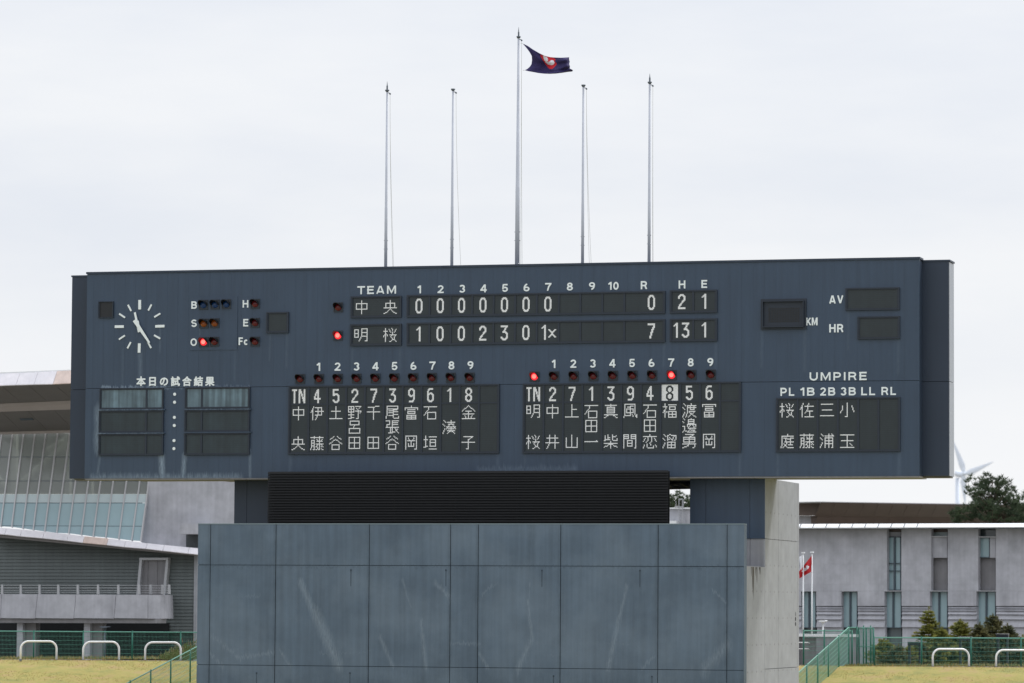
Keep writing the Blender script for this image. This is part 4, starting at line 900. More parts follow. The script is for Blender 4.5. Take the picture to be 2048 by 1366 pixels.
# leaning glass wall: intersects a plane leaning back; lines drawn on a face 1 m behind the eave
GF = Face((0, Y1, 0), A1)
mt = [(-10+0, 870, -24.5), ]
tops = [(-31, 0), (-9, 0), (13.5, 0), (35, 0), (57, 0), (79.5, 0), (101.5, 0), (124, 0), (147, 0), (170, 0), (193, 0), (217, 0), (241.5, 0), (266, 0), (290.5, 0), (308, 0)]
bots = [(-42, 1051), (-20.5, 1052), (1, 1053), (23, 1054), (45, 1057), (66, 1060), (89, 1063), (113, 1066), (137, 1067), (162, 1070), (186, 1073), (211, 1075), (237, 1078), (263, 1081), (281, 1082)]
# leaning surface: depth increases with height above the eave
zE = LB.at(150, 1068)[1]; LEAN = .30
def lean_pt(px, py, off=0.0):
    # plane through the eave edge leaning back
    nrm = Vector((0, -math.cos(math.atan(LEAN)), math.sin(math.atan(LEAN)))); O = Vector((0, Y1-.3, zE))+nrm*off
    r = ray(px, py); t = (O-CAM).dot(nrm)/r.dot(nrm); return CAM+r*t
nrmL = Vector((0, -math.cos(math.atan(LEAN)), math.sin(math.atan(LEAN))))
def lean_poly(pts, th, name, m_, par, label=None):
    P0 = [lean_pt(*p) for p in pts]; m = MB(); n_ = len(P0); m.v += P0+[p-nrmL*th for p in P0]
    m.f.append(tuple(range(n_))[::-1]); m.f.append(tuple(range(n_, 2*n_)))
    for k in range(n_): j = (k+1) % n_; m.f.append((k, j, n_+j, n_+k))
    m.m += [0]*(n_+2)
    bm_ = m.build(name, M[m_] if isinstance(m_, str) else m_, par)
    if label: bm_['label'] = label
    return bm_
def mull_x(i, y):   # leaning lines
    xb, yb = bots[i]; return xb+(yb-y)*(.125+.012*i/14)
trs = [866, 913, 961, 988, 1005.5]
def trans_y(k, x):
    base = [866.5-.022*x, 913.5, 961.5, 988, 1006, 1052][k]; return base
for i in range(len(bots)-1):
    xm_ = bots[i][0]
    rowsg = [(0, 1, 'glass'), (1, 2, 'glass'), (2, 3, 'glass'), (3, 4, 'blind'), (4, 5, 'glass_pale')]
    for (r0, r1, mm) in rowsg:
        ya = [866, 914, 962, 988, 1006][r0]; yb = [914, 962, 988, 1006, None][r1-1]
        if yb is None: yb0, yb1 = bots[i][1], bots[i+1][1]
        else: yb0 = yb1 = yb
        if i >= 8 and yb and yb < 950: continue
        g_ = 1.0
        lean_poly([(mull_x(i, ya)+g_, ya+.5), (mull_x(i+1, ya)-g_, ya+.5), (mull_x(i+1, yb1)-g_, yb1-.5), (mull_x(i, yb0)+g_, yb0-.5)], .03, 'glass_pane', mm, hb)
    if i < len(bots):
        pass
for i in range(len(bots)):
    yt = 866 if i < 10 else 940
    a_ = lean_pt(mull_x(i, yt), yt, .06); b_ = lean_pt(bots[i][0], bots[i][1], .06)
    w_ = .03; m = MB(); ux = Vector((1, 0, 0))
    m.v += [a_-ux*w_, a_+ux*w_, b_+ux*w_, b_-ux*w_]+[v-nrmL*.14 for v in (a_-ux*w_, a_+ux*w_, b_+ux*w_, b_-ux*w_)]
    for q in ((3, 2, 1, 0), (0, 1, 5, 4), (1, 2, 6, 5), (2, 3, 7, 6), (3, 0, 4, 7)): m.f.append(q); m.m.append(0)
    m.build('mullion', M['mullion'], hb)
for yy_ in (914, 962, 1006):
    x0_ = -40; x1_ = 285
    a_ = lean_pt(x0_, yy_, -.01); b_ = lean_pt(x1_, yy_, -.01); m = MB().tube(a_, b_, .022, n=4); m.build('transom', M['dark_frame'], hb)
a_ = lean_pt(0, 1051.5, -.01); b_ = lean_pt(285, 1052.5, -.01); MB().tube(a_, b_, .02, n=4).build('transom', M['dark_frame'], hb)
# interior behind the glass
IF = Face((0, Y1+7, 0), A1)
MB().px(IF, [(-60, 850), (330, 850), (330, 1000), (-60, 1000)], 0, -.2).build('interior_wall', M['interior'], hb)
for (x, wd) in ((28, 9), (72, -1), (135, 10), (180, 8)):
    if wd < 0: continue
    MB().px(Face((0, Y1+4.5, 0)), [(x-wd/2, 850), (x+wd/2, 850), (x+wd/2-1, 992), (x-wd/2-1, 992)], 0, -.3).build('interior_column', M['interior_white'], hb)
for (xa, ya, xb, yb) in ((45, 962, 140, 880), (-20, 930, 12, 975), (95, 900, 160, 862)):
    MB().tube(Face((0, Y1+5.2, 0)).p(xa, ya), Face((0, Y1+5.2, 0)).p(xb, yb), .12, n=8).build('interior_brace', M['interior_white'], hb)
MB().px(Face((0, Y1+5, 0)), [(-60, 985), (330, 985), (330, 1000), (-60, 1000)], 0, -2).build('interior_floor', M['interior_white'], hb)
# concrete flank to the right of the glass
poly('concrete_flank', LB, [(283, 1085), (296, 955), (480, 955), (480, 1090), (396, 1098), (330, 1092)], -.35, -3, 'concrete_far', hb)
poly('flank_ledge', LB, [(361, 1047), (405, 1047), (405, 1068), (358, 1068)], .9, -.34, 'concrete_far', hb)
poly('flank_shade_plate', LB, [(372, 1069), (405, 1069), (405, 1096), (372, 1094)], -.30, -.345, 'siding_end', hb)  # thin dark plate, its colour stands for the shade below the ledge
# big roof: fascia, soffit planes rising outwards
RF = Face((0, Y1-6.5, 0), A1)
rx = [(-40, 749.3, 772.5), (35, 746, 769.5), (71, 744.2, 768.5), (109, 742.3, 767.7), (160, 740, 765.5)]
for i in range(4):
    a_, b_ = rx[i], rx[i+1]; o = slant('fascia_panel', RF, (a_[0]+.4+5, a_[1]), (b_[0]-.2+5, b_[1]), (b_[0]-.4-3, b_[2]), (a_[0]+.2-3, a_[2]), -.35, .02, .03, 'fascia_rust' if i == 3 else 'fascia', hb)
    if i == 3: o['label'] = 'rust tinged fascia panel'
MB().px(RF, [(-40, 746.5), (160, 738.5), (160, 741), (-40, 749.5)], -.4, -9).build('roof_edge', M['roof_white'], hb)
def slope_strip(ya0, ya1, yb0, yb1, Ya, Yb, name, m_, n=1, lab=None):
    """soffit strip between an outer edge (line ya at depth Ya) and an inner edge (line yb at depth Yb)"""
    FA, FB = Face((0, Ya, 0)), Face((0, Yb, 0)); xs_ = [-50, 160]
    for i in range(n):
        x0_ = xs_[0]+(xs_[1]-xs_[0])*i/n+.3; x1_ = xs_[0]+(xs_[1]-xs_[0])*(i+1)/n-.3; sk = 40 if n > 1 else 0
        f = lambda x, c0, c1: c0+(c1-c0)*(x)/139
        p_ = [FA.p(x0_, f(x0_, ya0, ya1)), FA.p(x1_, f(x1_, ya0, ya1)), FB.p(x1_+sk, f(x1_+sk, yb0, yb1)), FB.p(x0_+sk, f(x0_+sk, yb0, yb1))]
        m = MB(); m.v += p_+[q+Vector((0, .0, .06)) for q in p_]
        for q in ((0, 1, 2, 3), (7, 6, 5, 4), (0, 4, 5, 1), (3, 2, 6, 7), (1, 5, 6, 2), (0, 3, 7, 4)): m.f.append(q); m.m.append(0)
        o = m.build(name, M[m_], hb)
slope_strip(771, 767.5, 807.5, 801.5, Y1-6.45, Y1-3.6, 'soffit_panel', 'soffit', 4)
slope_strip(807.5, 801.5, 813.5, 807.5, Y1-3.58, Y1-3.55, 'soffit_strip', 'soffit_line')
slope_strip(813.5, 807.5, 823.5, 819, Y1-3.5, Y1-3.2, 'soffit_step', 'soffit_line')
slope_strip(823.5, 819, 864, 860.5, Y1-3.18, Y1+.9, 'soffit_panel', 'soffit', 4)
slope_strip(864, 860.5, 869, 866, Y1+.92, Y1+.95, 'soffit_strip', 'soffit_line')
MB().px(Face((0, Y1-1.5, 0)), [(33, 832), (58, 831), (68, 840), (42, 841)], .25, .2).build('soffit_light', M['dark_frame'], hb)
# window frame on the siding
fp = [(279, 1115.5), (337, 1115.5), (330, 1190), (272, 1190)]
m = MB().px(LB, [fp[0], fp[1], (335.8, 1120), (278.4, 1120)], .3, -.02); m.px(LB, [(279, 1120.1), (283.8, 1120.1), (278, 1190), (272.2, 1190)], .3, -.02); m.px(LB, [(331.8, 1120.1), (336.6, 1120.1), (330.2, 1190), (325, 1190)], .3, -.02)
dw = m.build('door_frame', M['frame_grey'], hb); dw['label'] = 'pale leaning frame round the balcony door'
for i, (x0_, x1_) in enumerate(((283, 296), (296.6, 315), (315.6, 332))):
    MB().px(LB, [(x0_, 1120), (x1_, 1120), (x1_-1, 1190), (x0_-1, 1190)], .06, .02).build('door_leaf', M['concrete_dark'], dw)
# balcony
BY = 41.5; BL_ = Face((0, BY, 0))
bx_ = [(-40, -42), (3, 1), (75, 70), (152, 147.5), (232, 228), (296, 296)]
for i in range(5):
    (a0, a1), (b0, b1) = bx_[i], bx_[i+1]; yt = lambda x: 1188.2+.005*x
    poly('parapet_panel', BL_, [(a0+.4, yt(a0)), (b0-.4, yt(b0)), (b1-.4, 1237), (a1+.4, 1236)], 0, -.2, 'concrete_far', hb)
m = MB(); prev = None
for k in range(9):
    t = k/8; px_ = 296+(342-296)*math.sin(t*PI/2); Yk = BY+.0+2.3*(1-math.cos(t*PI/2)); Fk = Face((0, Yk, 0)); a_ = Fk.p(px_+.3, 1190); b_ = Fk.p(px_+.3+1.6*t, 1237.3)
    if prev: m.face([prev[1], b_, a_, prev[0]])
    prev = (a_, b_)
m.face([prev[1], Vector((prev[1].x, Y1, prev[1].z)), Vector((prev[0].x, Y1, prev[0].z)), prev[0]])
m.build('curved_parapet', M['concrete_far'], hb, smooth=True)
MB().px(Face((0, BY+.15, 0)), [(-42, 1236.6), (318, 1237.6), (317, 1246.5), (-42, 1245.5)], 0, -1.0).build('balcony_beam', M['concrete_dark'], hb)
MB().px(LB, [(-30, 1247), (337, 1247), (337, 1342), (-30, 1342)], .15, .03).build('undercroft_shade_sheet', M['void'], hb)  # near-black sheet painted as the shaded space beneath the balcony
for x, nm in ((4, ''), (41, ''), (78.5, ''), (116, ''), (155, ''), (195.5, ''), (236, ''), (277.5, ''), (300.5, ''), (324, ''), (337.5, '')):
    poly('baluster', BL_, [(x-1.7, 1169.3), (x+1.6, 1169.3), (x+2.4, 1188.5), (x-2.0, 1188.5)], -.03 if x < 300 else -.5, -.12 if x < 300 else -.6, 'frame_grey', hb)
for y_ in (1170.5, 1175.5, 1180.3, 1185):
    MB().tube(BL_.p(-20, y_, -.08), BL_.p(337, y_+.5, -.4), .012, n=4).build('rail_wire', M['frame_grey'], hb)
for (x0_, x1_, x2_) in ((34, 45.5, 67), (168, 180, 200)):
    F2 = Face((0, BY+.5, 0)); f = F2.at(x0_, 1250)[0]; g_ = F2.at(x1_, 1250)[0]; zz0 = 0; zz1 = F2.at(x0_, 1246)[1]
    dpt = (F2.at(x2_, 1250)[0]-g_)/math.tan(YAW+.13)*1.0
    o = MB().rect(F2, f, g_, -.62, zz1, 0, -.5).build('column', M['concrete_far'], hb); MB().rect(F2, g_+.01, F2.at(x2_, 1250)[0], -.62, zz1, -.3, -.8).build('column_wing', M['concrete_dark'], o)

# ------------------------------------------------------------------ right building
AR = math.radians(-12.7)
RO = hit_z(1820, 1306, 0); RB_ = Face((RO.x, RO.y, 0), AR)
ob = thing('office_building', RB_.p(1820, 1300), 'long pale concrete building with tall narrow frosted windows right of the pier', 'building')
wins = [(1774, 1802), (1863, 1895), (1957, 1991)]; lw = [(1602, 1632), (1683, 1715), (1769, 1803), (1860, 1895.5), (1953, 1991.5)]
ytop_ = lambda x: 1055-(x-1601)*.005
# walls between windows
segs_u = [(1500, 1774, 'a'), (1802, 1863, 'b'), (1895, 1957, 'c'), (1991, 2140, 'd')]
def rp(name, x0, x1, y0, y1, d0, d1, m_, par=ob, lab=None):
    o = MB().px(RB_, [(x0, y0), (x1, y0), (x1, y1), (x0, y1)], d0, d1).build(name, M[m_], par)
    if lab: o['label'] = lab
    return o
def grid_wall(x0, x1, ys, xsplit):
    e = [x0]+[x for x in xsplit if x0+4 < x < x1-4]+[x1]
    for i in range(len(e)-1):
        for j in range(len(ys)-1): rp('wall_panel', e[i]+.05, e[i+1]-.05, ys[j]+.05, ys[j+1]-.05, 0, -.3, 'concrete_far')
YS = [1055, 1088, 1128, 1169, 1182]
grid_wall(1500, 1774, YS, [1560, 1600, 1647, 1693, 1737]); grid_wall(1802.5, 1862.5, YS, [1832]); grid_wall(1895.5, 1956.5, YS, [1926]); grid_wall(1991.5, 2140, YS, [2028, 2065, 2100])
e = [(1500, 1602)]+[(lw[i][1], lw[i+1][0]) for i in range(4)]+[(1991.5, 2140)]
for (x0_, x1_) in e:
    rp('wall_panel', x0_+.2, x1_-.2, 1182.2, 1212, 0, -.3, 'concrete_far')
    ly = [1213, 1217, 1221.5, 1229, 1239, 1254.5, 1340]
    for j in range(6):   # shingled concrete courses, each leaning out over the next
        a0, z1 = RB_.at(x0_+.2, ly[j]); a1, _ = RB_.at(x1_-.2, ly[j]); z0 = RB_.at(x0_, ly[j+1]-.35)[1]; m = MB()
        for (uu) in (a0, a1): m.v += [RB_.pt(uu, z1, -.11), RB_.pt(uu, z0, .0-.02*j*0), RB_.pt(uu, z0, -.35), RB_.pt(uu, z1, -.35)]
        for q in ((0, 1, 5, 4), (1, 2, 6, 5), (3, 0, 4, 7), (0, 3, 2, 1), (4, 5, 6, 7)): m.f.append(q); m.m.append(0)
        m.build('course', M['concrete_far'], ob)
MB().px(RB_, [(1480, 1056), (2140, 1055), (2140, 1340), (1480, 1340)], -.62, -1.0).build('wall_core', M['concrete_dark'], ob)
slant('roof_edge', RB_, (1480, 1048.5), (2140, 1046), (2140, 1053.0), (1480, 1055.5), .3, .9, .05, 'roof_white', ob); MB().px(RB_, [(1480, 1050.5), (2140, 1048), (2140, 1053.0), (1480, 1055.5)], .25, -6).build('roof_deck', M['roof_white'], ob)
MB().px(RB_, [(1480, 1055.6), (2140, 1053.2), (2140, 1056.5), (1480, 1058.5)], .7, -.3).build('eave', M['dark_frame'], ob)
for k in range(10): MB().px(RB_, [(1601+k*26, 1048.2-k*.1), (1603+k*26, 1048.2-k*.1), (1600+k*26, 1055.0-k*.1), (1598+k*26, 1055.0-k*.1)], .93, .90).build('roof_joint', M['frame_grey'], ob)
def window(x0, x1, y0, y1, split, panes='glass_pale', bars=()):
    fr = MB(); w_ = 1.3
    fr.px(RB_, [(x0, y0), (x1, y0), (x1, y0+w_), (x0, y0+w_)], -.25, -.4); fr.px(RB_, [(x0, y1-w_), (x1, y1-w_), (x1, y1), (x0, y1)], -.25, -.4)
    fr.px(RB_, [(x0, y0+w_), (x0+w_, y0+w_), (x0+w_, y1-w_), (x0, y1-w_)], -.25, -.4); fr.px(RB_, [(x1-w_, y0+w_), (x1, y0+w_), (x1, y1-w_), (x1-w_, y1-w_)], -.25, -.4)
    if split: fr.px(RB_, [(split-1.5, y0+w_), (split+1.5, y0+w_), (split+1.5, y1-w_), (split-1.5, y1-w_)], -.24, -.4)
    for b_ in bars: fr.px(RB_, [(x0+1.5, b_), (x1-3, b_), (x1-3, b_+1.8), (x0+1.5, b_+1.8)], -.235, -.3)
    f = fr.build('window_frame', M['dark_frame'], ob)
    for (p, q) in ((x0+w_, (split or x1)-1.5), ((split or x0)+1.5, x1-w_))[:2 if split else 1]:
        MB().px(RB_, [(p, y0+w_), (q, y0+w_), (q, y1-w_), (p, y1-w_)], -.33, -.36).build('pane', M[panes], f)
window(1774.5, 1801.5, 1073.5, 1180.5, 1788.5, bars=(1126, 1141)); rp('window_reveal', 1774.5, 1801.5, 1064, 1073, -.4, -.6, 'concrete_far'); rp('shadow_slot', 1774.5, 1801.5, 1058, 1063.8, -.5, -.6, 'roof_brown')
rp('slot_panel', 1863.5, 1894.5, 1074, 1115.5, -.2, -.6, 'concrete_far'); rp('slot_panel', 1863.5, 1894.5, 1116, 1180.5, -.5, -.61, 'concrete_dark'); rp('slot_sill', 1863, 1895, 1072, 1073.8, 0, -.6, 'frame_grey'); rp('slot_glass', 1863.5, 1894.5, 1064.5, 1071.8, -.5, -.6, 'blind'); rp('shadow_slot', 1863.5, 1894.5, 1058, 1064.3, -.5, -.6, 'roof_brown')
window(1957.5, 1979.5, 1075, 1115.5, None); rp('slot_panel', 1980, 1991, 1075, 1115.5, -.2, -.6, 'concrete_far'); rp('slot_panel', 1957.5, 1991, 1116, 1180.5, -.5, -.61, 'concrete_dark'); rp('slot_sill', 1957, 1991.5, 1073, 1074.8, 0, -.6, 'frame_grey'); rp('slot_glass', 1957.5, 1991, 1060, 1072.8, -.5, -.6, 'glass_dim')
for i, (x0_, x1_) in enumerate(lw):
    window(x0_+.3, x1_-.3, 1183, 1256, (x0_+x1_)/2+(1 if i < 2 else 0)); rp('lower_glass', x0_+.3, x1_-.3, 1256.5, 1340, -.45, -.6, 'glass_dim')
    rp('window_sill', x0_, x1_, 1181.2, 1182.8, .03, -.5, 'frame_grey')
# ------------------------------------------------------------------ brown-roofed building behind
KF = Face((0, 95, 0), math.radians(-6))
kb = thing('brown_roof_building', KF.p(1800, 1200), 'wide building with a dark brown panelled roof behind the pale concrete building', 'building')
def kp(name, pts, d0, d1, m_, lab=None):
    o = MB().px(KF, pts, d0, d1).build(name, M[m_], kb)
    if lab: o['label'] = lab
    return o
kp('roof_trim', [(1560, 1004.5), (1637, 1003), (2120, 1010.5), (2120, 1012), (1637, 1004.3), (1560, 1006)], 1.9, -8, 'frame_grey')
n = 17
for i in range(n):   # tilted upper band, each panel with its seam
    xa = 1642+i*29; xb = xa+28.6; yt = lambda x: 1004.5+(x-1637)*.0155
    if i == 0: kp('roof_panel', [(1560, 1006), (1637, 1004.6), (xa-.4, 1004.6), (xa-12, 1031), (1560, 1031)], 0, -.3, 'roof_brown')
    slant('roof_panel', KF, (xa+.6, yt(xa)), (xb, yt(xb)), (xb-12, 1031+(xb-1637)*.004), (xa-12, 1031+(xa-1637)*.004), 1.5+i*.12, 0, .05, 'roof_brown', kb)
    slant('roof_panel', KF, (xa-6, 1031.6), (xb-6, 1031.6), (xb-18, 1060), (xa-18, 1060), -.1, -.6-i*.1, .05, 'roof_brown', kb)
kp('gable_wall', [(1560, 1031.5), (1622, 1031.5), (1622, 1070), (1560, 1070)], -.6, -1, 'concrete_far'); kp('gable_return', [(1622.3, 1031.5), (1638, 1031.5), (1630, 1070), (1622.3, 1070)], -.55, -.9, 'roof_brown')
# building glimpsed through the gap
GB = Face((0, 70, 0), math.radians(-4))
gb = thing('rooftop_block', GB.p(1358, 1100), 'beige panelled building top seen in the gap under the scoreboard', 'building')
for x in range(1300, 1420, 12): MB().px(GB, [(x+.15, 1018), (x+11.85, 1018), (x+11.85, 1150), (x+.15, 1150)], 0, -.3).build('wall_panel', M['concrete_far'], gb)
MB().px(GB, [(1290, 1015), (1430, 1015), (1430, 1017.8), (1290, 1017.8)], .15, -4).build('parapet_cap', M['roof_white'], gb); MB().px(GB, [(1300, 1041.5), (1352, 1041.5), (1352, 1150), (1300, 1150)], .5, .02).build('low_annex', M['roof_white'], gb)
ld = thing('roof_ladder', GB.p(1361, 1047, .2), 'thin metal cage ladder on the beige building in the gap', 'ladder'); m = MB()
for x in (1358, 1365): m.tube(GB.p(x, 1060, .2), GB.p(x, 998, .2), .02, n=5)
for x in (1352, 1367): m.tube(GB.p(x, 1013.5, .2), GB.p(x, 998+(4 if x == 1352 else 0), .2), .015, n=5)
m.tube(GB.p(1352, 1013.5, .2), GB.p(1367, 1013.5, .2), .02, n=5); m.tube(GB.p(1358, 998, .2), GB.p(1365, 998, .2), .02, n=5); m.build('ladder_rails', M['frame_grey'], ld)
for k in range(8): MB().tube(GB.p(1358, 1019+k*5, .2), GB.p(1365, 1019+k*5, .2), .015, n=5).build('rung', M['frame_grey'], ld)

# ------------------------------------------------------------------ wind turbine
TY = 900.0; TFc = Face((0, TY, 0)); hub = TFc.p(1928, 947.5); s_m = (TFc.p(1100, 900)-TFc.p(1000, 900)).length/100
wt = thing('wind_turbine', Vector((TFc.p(1911, 1000).x, TY, 0)), 'distant white wind turbine with three blades rising beside the scoreboard end', 'wind turbine')
tx = TFc.p(1911.5, 960).x
MB().path([(tx, TY+3, 0), (tx, TY+3, hub.z-1)], [6.2*s_m, 4.2*s_m], n=20).build('tower', M['turbine'], wt, smooth=True)
nd = (hub-Vector((tx, TY+3, hub.z-1))).normalized(); a_ = Vector((tx, TY+3, hub.z+.2))-nd*5*s_m
MB().path([a_, a_+nd*.5, hub-nd*6*s_m, hub-nd*3*s_m], [4.5*s_m, 6*s_m, 6*s_m, 4.5*s_m], n=12).build('nacelle', M['turbine'], wt, smooth=True)
MB().path([hub-nd*3.2*s_m, hub, hub+nd*3*s_m, hub+nd*5*s_m], [4*s_m, 4.2*s_m, 2.8*s_m, .5*s_m], n=14).build('hub', M['turbine'], wt, smooth=True)
for (ex_, ey_) in ((1905, 880), (1986.5, 923.5), (1930.5, 1008)):
    tip = TFc.p(ex_, ey_); d = tip-hub; m = MB(); L0 = d.length; d.normalize(); side = d.cross(Vector((0, 1, 0))).normalized(); yv = Vector((0, 1, 0)); prev = None; n_ = 10
    for k in range(13):
        t = k/12; ch = (2.3+(5.4-2.3)*min(1, t/.22)) if t < .22 else 5.4*(1-(t-.22)/.78)**.85+.5; ch *= s_m; th = ch*(.5 if t < .1 else .2); c = hub+d*L0*t
        ring = [c+side*(math.cos(2*PI*q/n_)*ch-ch*.3)+yv*math.sin(2*PI*q/n_)*th for q in range(n_)]
        if prev:
            for q in range(n_): m.face([prev[q], prev[(q+1) % n_], ring[(q+1) % n_], ring[q]])
        prev = ring
    m.build('blade', M['turbine'], wt, smooth=True)

# ------------------------------------------------------------------ trees
def pad_pine(base, top, Y, pads, label, seed, rpx, group=None, dens=8, spread=.9):
    """limbs carrying flat-bottomed pads of upward needle tufts; pads spread round the trunk in depth"""
    rnd = random.Random(seed); t = thing('pine_tree', base, label, 'tree', group); F = Face((0, Y, 0)); tr = MB(); cr = MB(); s_ = (F.p(1000, 1000)-CAM).dot(F_)/7840
    tp = top; mid = base.lerp(tp, .5)+Vector((.12, 0, 0)); tr.path([base, mid, tp], [.16, .10, .02], n=8)
    for (px, py, k) in pads:
        for rpt in range(k):
            dy = rnd.gauss(0, spread); q = F.p(px+rnd.gauss(0, 2.5)*(rpt > 0), py+rnd.gauss(0, 2.0)*(rpt > 0)+(2.5 if rpt else 0)); q = q+F.n*dy
            fz = (q.z-1.0-base.z)/(tp.z-base.z); fz = max(.3, min(.94, fz)); st = base.lerp(tp, fz)
            tr.path([st, st.lerp(q, .6)+Vector((0, 0, -.05)), q], [.025, .014, .005], n=5)
            R = rpx*s_*rnd.uniform(.8, 1.3)
            for tf in range(dens):
                c = q+Vector((rnd.gauss(0, .5)*R, rnd.gauss(0, .5)*R, rnd.gauss(0, .3)*R))
                for b_ in range(16):
                    d = Vector((rnd.gauss(0, .8), rnd.gauss(0, .8), rnd.gauss(.75, .6))).normalized()*rnd.uniform(.45, .95)*R; e = d.orthogonal().normalized()*.021; cr.face([c-e, c+e, c+d])
    tr.build('trunk', M['bark'], t, smooth=True); cr.build('crown', M['pine'], t); return t
F88 = Face((0, 88, 0)); b0 = F88.p(1982, 1240); b0.z = -.6
pads = [(1973, 952, 1), (1964, 960, 2), (1982, 962, 2), (1999, 957, 1), (1994, 966, 2), (2007, 968, 2), (2018, 966, 1), (2024, 979, 2), (1949, 962, 1), (1956, 972, 2), (1970, 972, 2), (1944, 980, 1), (1934, 984, 1), (1950, 988, 2), (1966, 986, 3), (1982, 980, 3), (1996, 982, 3), (2012, 986, 3), (2030, 996, 2), (2040, 992, 1), (1940, 998, 1),
        (1958, 1002, 3), (1974, 998, 3), (1990, 998, 4), (2006, 1002, 4), (2022, 1006, 4), (2038, 1010, 3), (1950, 1014, 3), (1966, 1012, 4), (1982, 1014, 4), (2000, 1016, 4), (2018, 1020, 4), (2036, 1024, 4), (2050, 1016, 3), (2060, 1004, 2), (1936, 1016, 2), (1926, 1024, 2), (1914, 1030, 2), (1905, 1027, 1), (1920, 1038, 3), (1938, 1034, 3), (1954, 1032, 4), (1972, 1032, 4), (1990, 1034, 4), (2010, 1036, 4), (2030, 1038, 4), (2048, 1036, 4), (1910, 1042, 2)]
pad_pine(b0, F88.p(1984, 952), 88, pads, 'big dark green pine tree rising behind the right building beside the wind turbine', 4, 11)
F92 = Face((0, 92, 0))
for (cx_, tp_, pads, lab, sd) in ((1342, 994, [(1341, 994, 1), (1346, 1000, 2), (1337, 1003, 2), (1343, 1008, 3), (1350, 1008, 2), (1336, 1013, 3), (1346, 1015, 3)], 'leftmost of the pine tops seen in the gap under the scoreboard', 31),
        (1360, 986, [(1360.5, 987, 1), (1356, 992, 1), (1361, 996, 2), (1366, 993, 1), (1357, 1003, 2), (1363, 1005, 2), (1368, 998, 1), (1354, 1011, 2), (1361, 1013, 3), (1367, 1010, 2)], 'tallest middle pine top seen in the gap behind the roof ladder', 32),
        (1377, 999, [(1371, 1000, 1), (1376, 1004, 2), (1381, 1002, 2), (1374, 1010, 3), (1380, 1012, 3), (1386, 1008, 2)], 'rightmost of the pine tops seen in the gap under the scoreboard', 33)):
    b0 = F92.p(cx_, 1240); b0.z = -.6; pad_pine(b0, F92.p(cx_, tp_), 92, pads, lab, sd, 6.5, 'pines seen in the gap', 8, .6)
def fir(base, h, rad, label, seed, mt='fir', sparse=1.0):
    rnd = random.Random(seed); t = thing('fir_tree', base, label, 'tree', 'young firs behind the right fence'); tr = MB(); tr.path([base, base+Vector((0, 0, h))], [.045*h*.5, .008], n=7); cr = MB()
    lv = int(h*7*sparse)+3
    for i in range(lv):
        f = .04+.94*i/lv; r0 = rad*(1-f)**.8*1.0+.04; z = h*f
        for b_ in range(rnd.randint(8, 12)):
            a = rnd.uniform(0, 2*PI); r = r0*rnd.uniform(.55, 1.15); d = Vector((math.cos(a), math.sin(a), rnd.uniform(.02, .35))); d.normalize(); st = base+Vector((0, 0, z)); en = st+d*r
            tr.path([st, en], [.008, .003], n=4)
            for k in range(int(r*60)+7):
                tt = rnd.uniform(.15, 1.05); c = st+d*r*tt; ln_ = rnd.uniform(.08, .18)
                for sgn in (-1, 1):
                    sd_ = Vector((-d.y, d.x, 0))*sgn*rnd.uniform(.4, 1)+d*rnd.uniform(.3, .9)+Vector((0, 0, rnd.gauss(.1, .35))); sd_.normalize(); e = sd_.orthogonal().normalized()*.03
                    cr.face([c-e, c+e, c+sd_*ln_])
    for k in range(14):
        c = base+Vector((0, 0, h*rnd.uniform(.93, 1.0))); dd = Vector((rnd.gauss(0, .5), rnd.gauss(0, .5), 1)).normalized()*.14; e = dd.orthogonal().normalized()*.02; cr.face([c-e, c+e, c+dd])
    tr.build('trunk', M['bark'], t, smooth=True); cr.build('crown', M[mt], t)
for i, (x, yt, rad, mt, yb, sp, lab) in enumerate((
        (1768, 1278, .62, 'fir', 1321, 1.2, 'low yellowish fir nearest the green gate'), (1797, 1292, .6, 'fir_dark', 1322, 1.2, 'short broad fir between the gate and the first navy post'),
        (1824, 1290, .5, 'fir', 1321, 1.1, 'low fir growing round the foot of the first navy post'), (1858, 1216, .62, 'fir', 1320, .75, 'tallest thin fir with bare top against the frosted window'),
        (1884, 1257, .6, 'fir', 1321, 1.1, 'bright green fir just right of the tallest thin one'), (1920, 1240, .72, 'fir', 1320, 1.1, 'bushy olive fir with a rounded tip above the left metal rail'),
        (1960, 1247, .62, 'fir_dark', 1321, 1.1, 'dark tipped fir left of the pointed pair'), (1986, 1229, .7, 'fir_dark', 1320, 1.1, 'tall pointed dark fir before the rightmost frosted window'),
        (2015, 1249, .6, 'fir_dark', 1321, 1.1, 'reddish brown fir with a narrow tip above the dark box'), (2046, 1272, .5, 'fir', 1321, 1.1, 'low fir cut off by the right edge of the picture'),
        (1840, 1286, .5, 'fir_dark', 1321, 1.3, 'low dark fir between the first navy stand and the tallest fir'), (1902, 1284, .5, 'fir', 1321, 1.3, 'low fir filling the space left of the bushy olive one'),
        (1938, 1272, .55, 'fir_dark', 1321, 1.3, 'dark low fir right of the bushy olive one'))):
    yb += 24; b0 = hit_z(x, yb, -.6); s_ = (b0-CAM).dot(F_)/7840
    fir(b0, (yb-yt)*s_, rad*1.75, lab, 40+i, mt, sp)
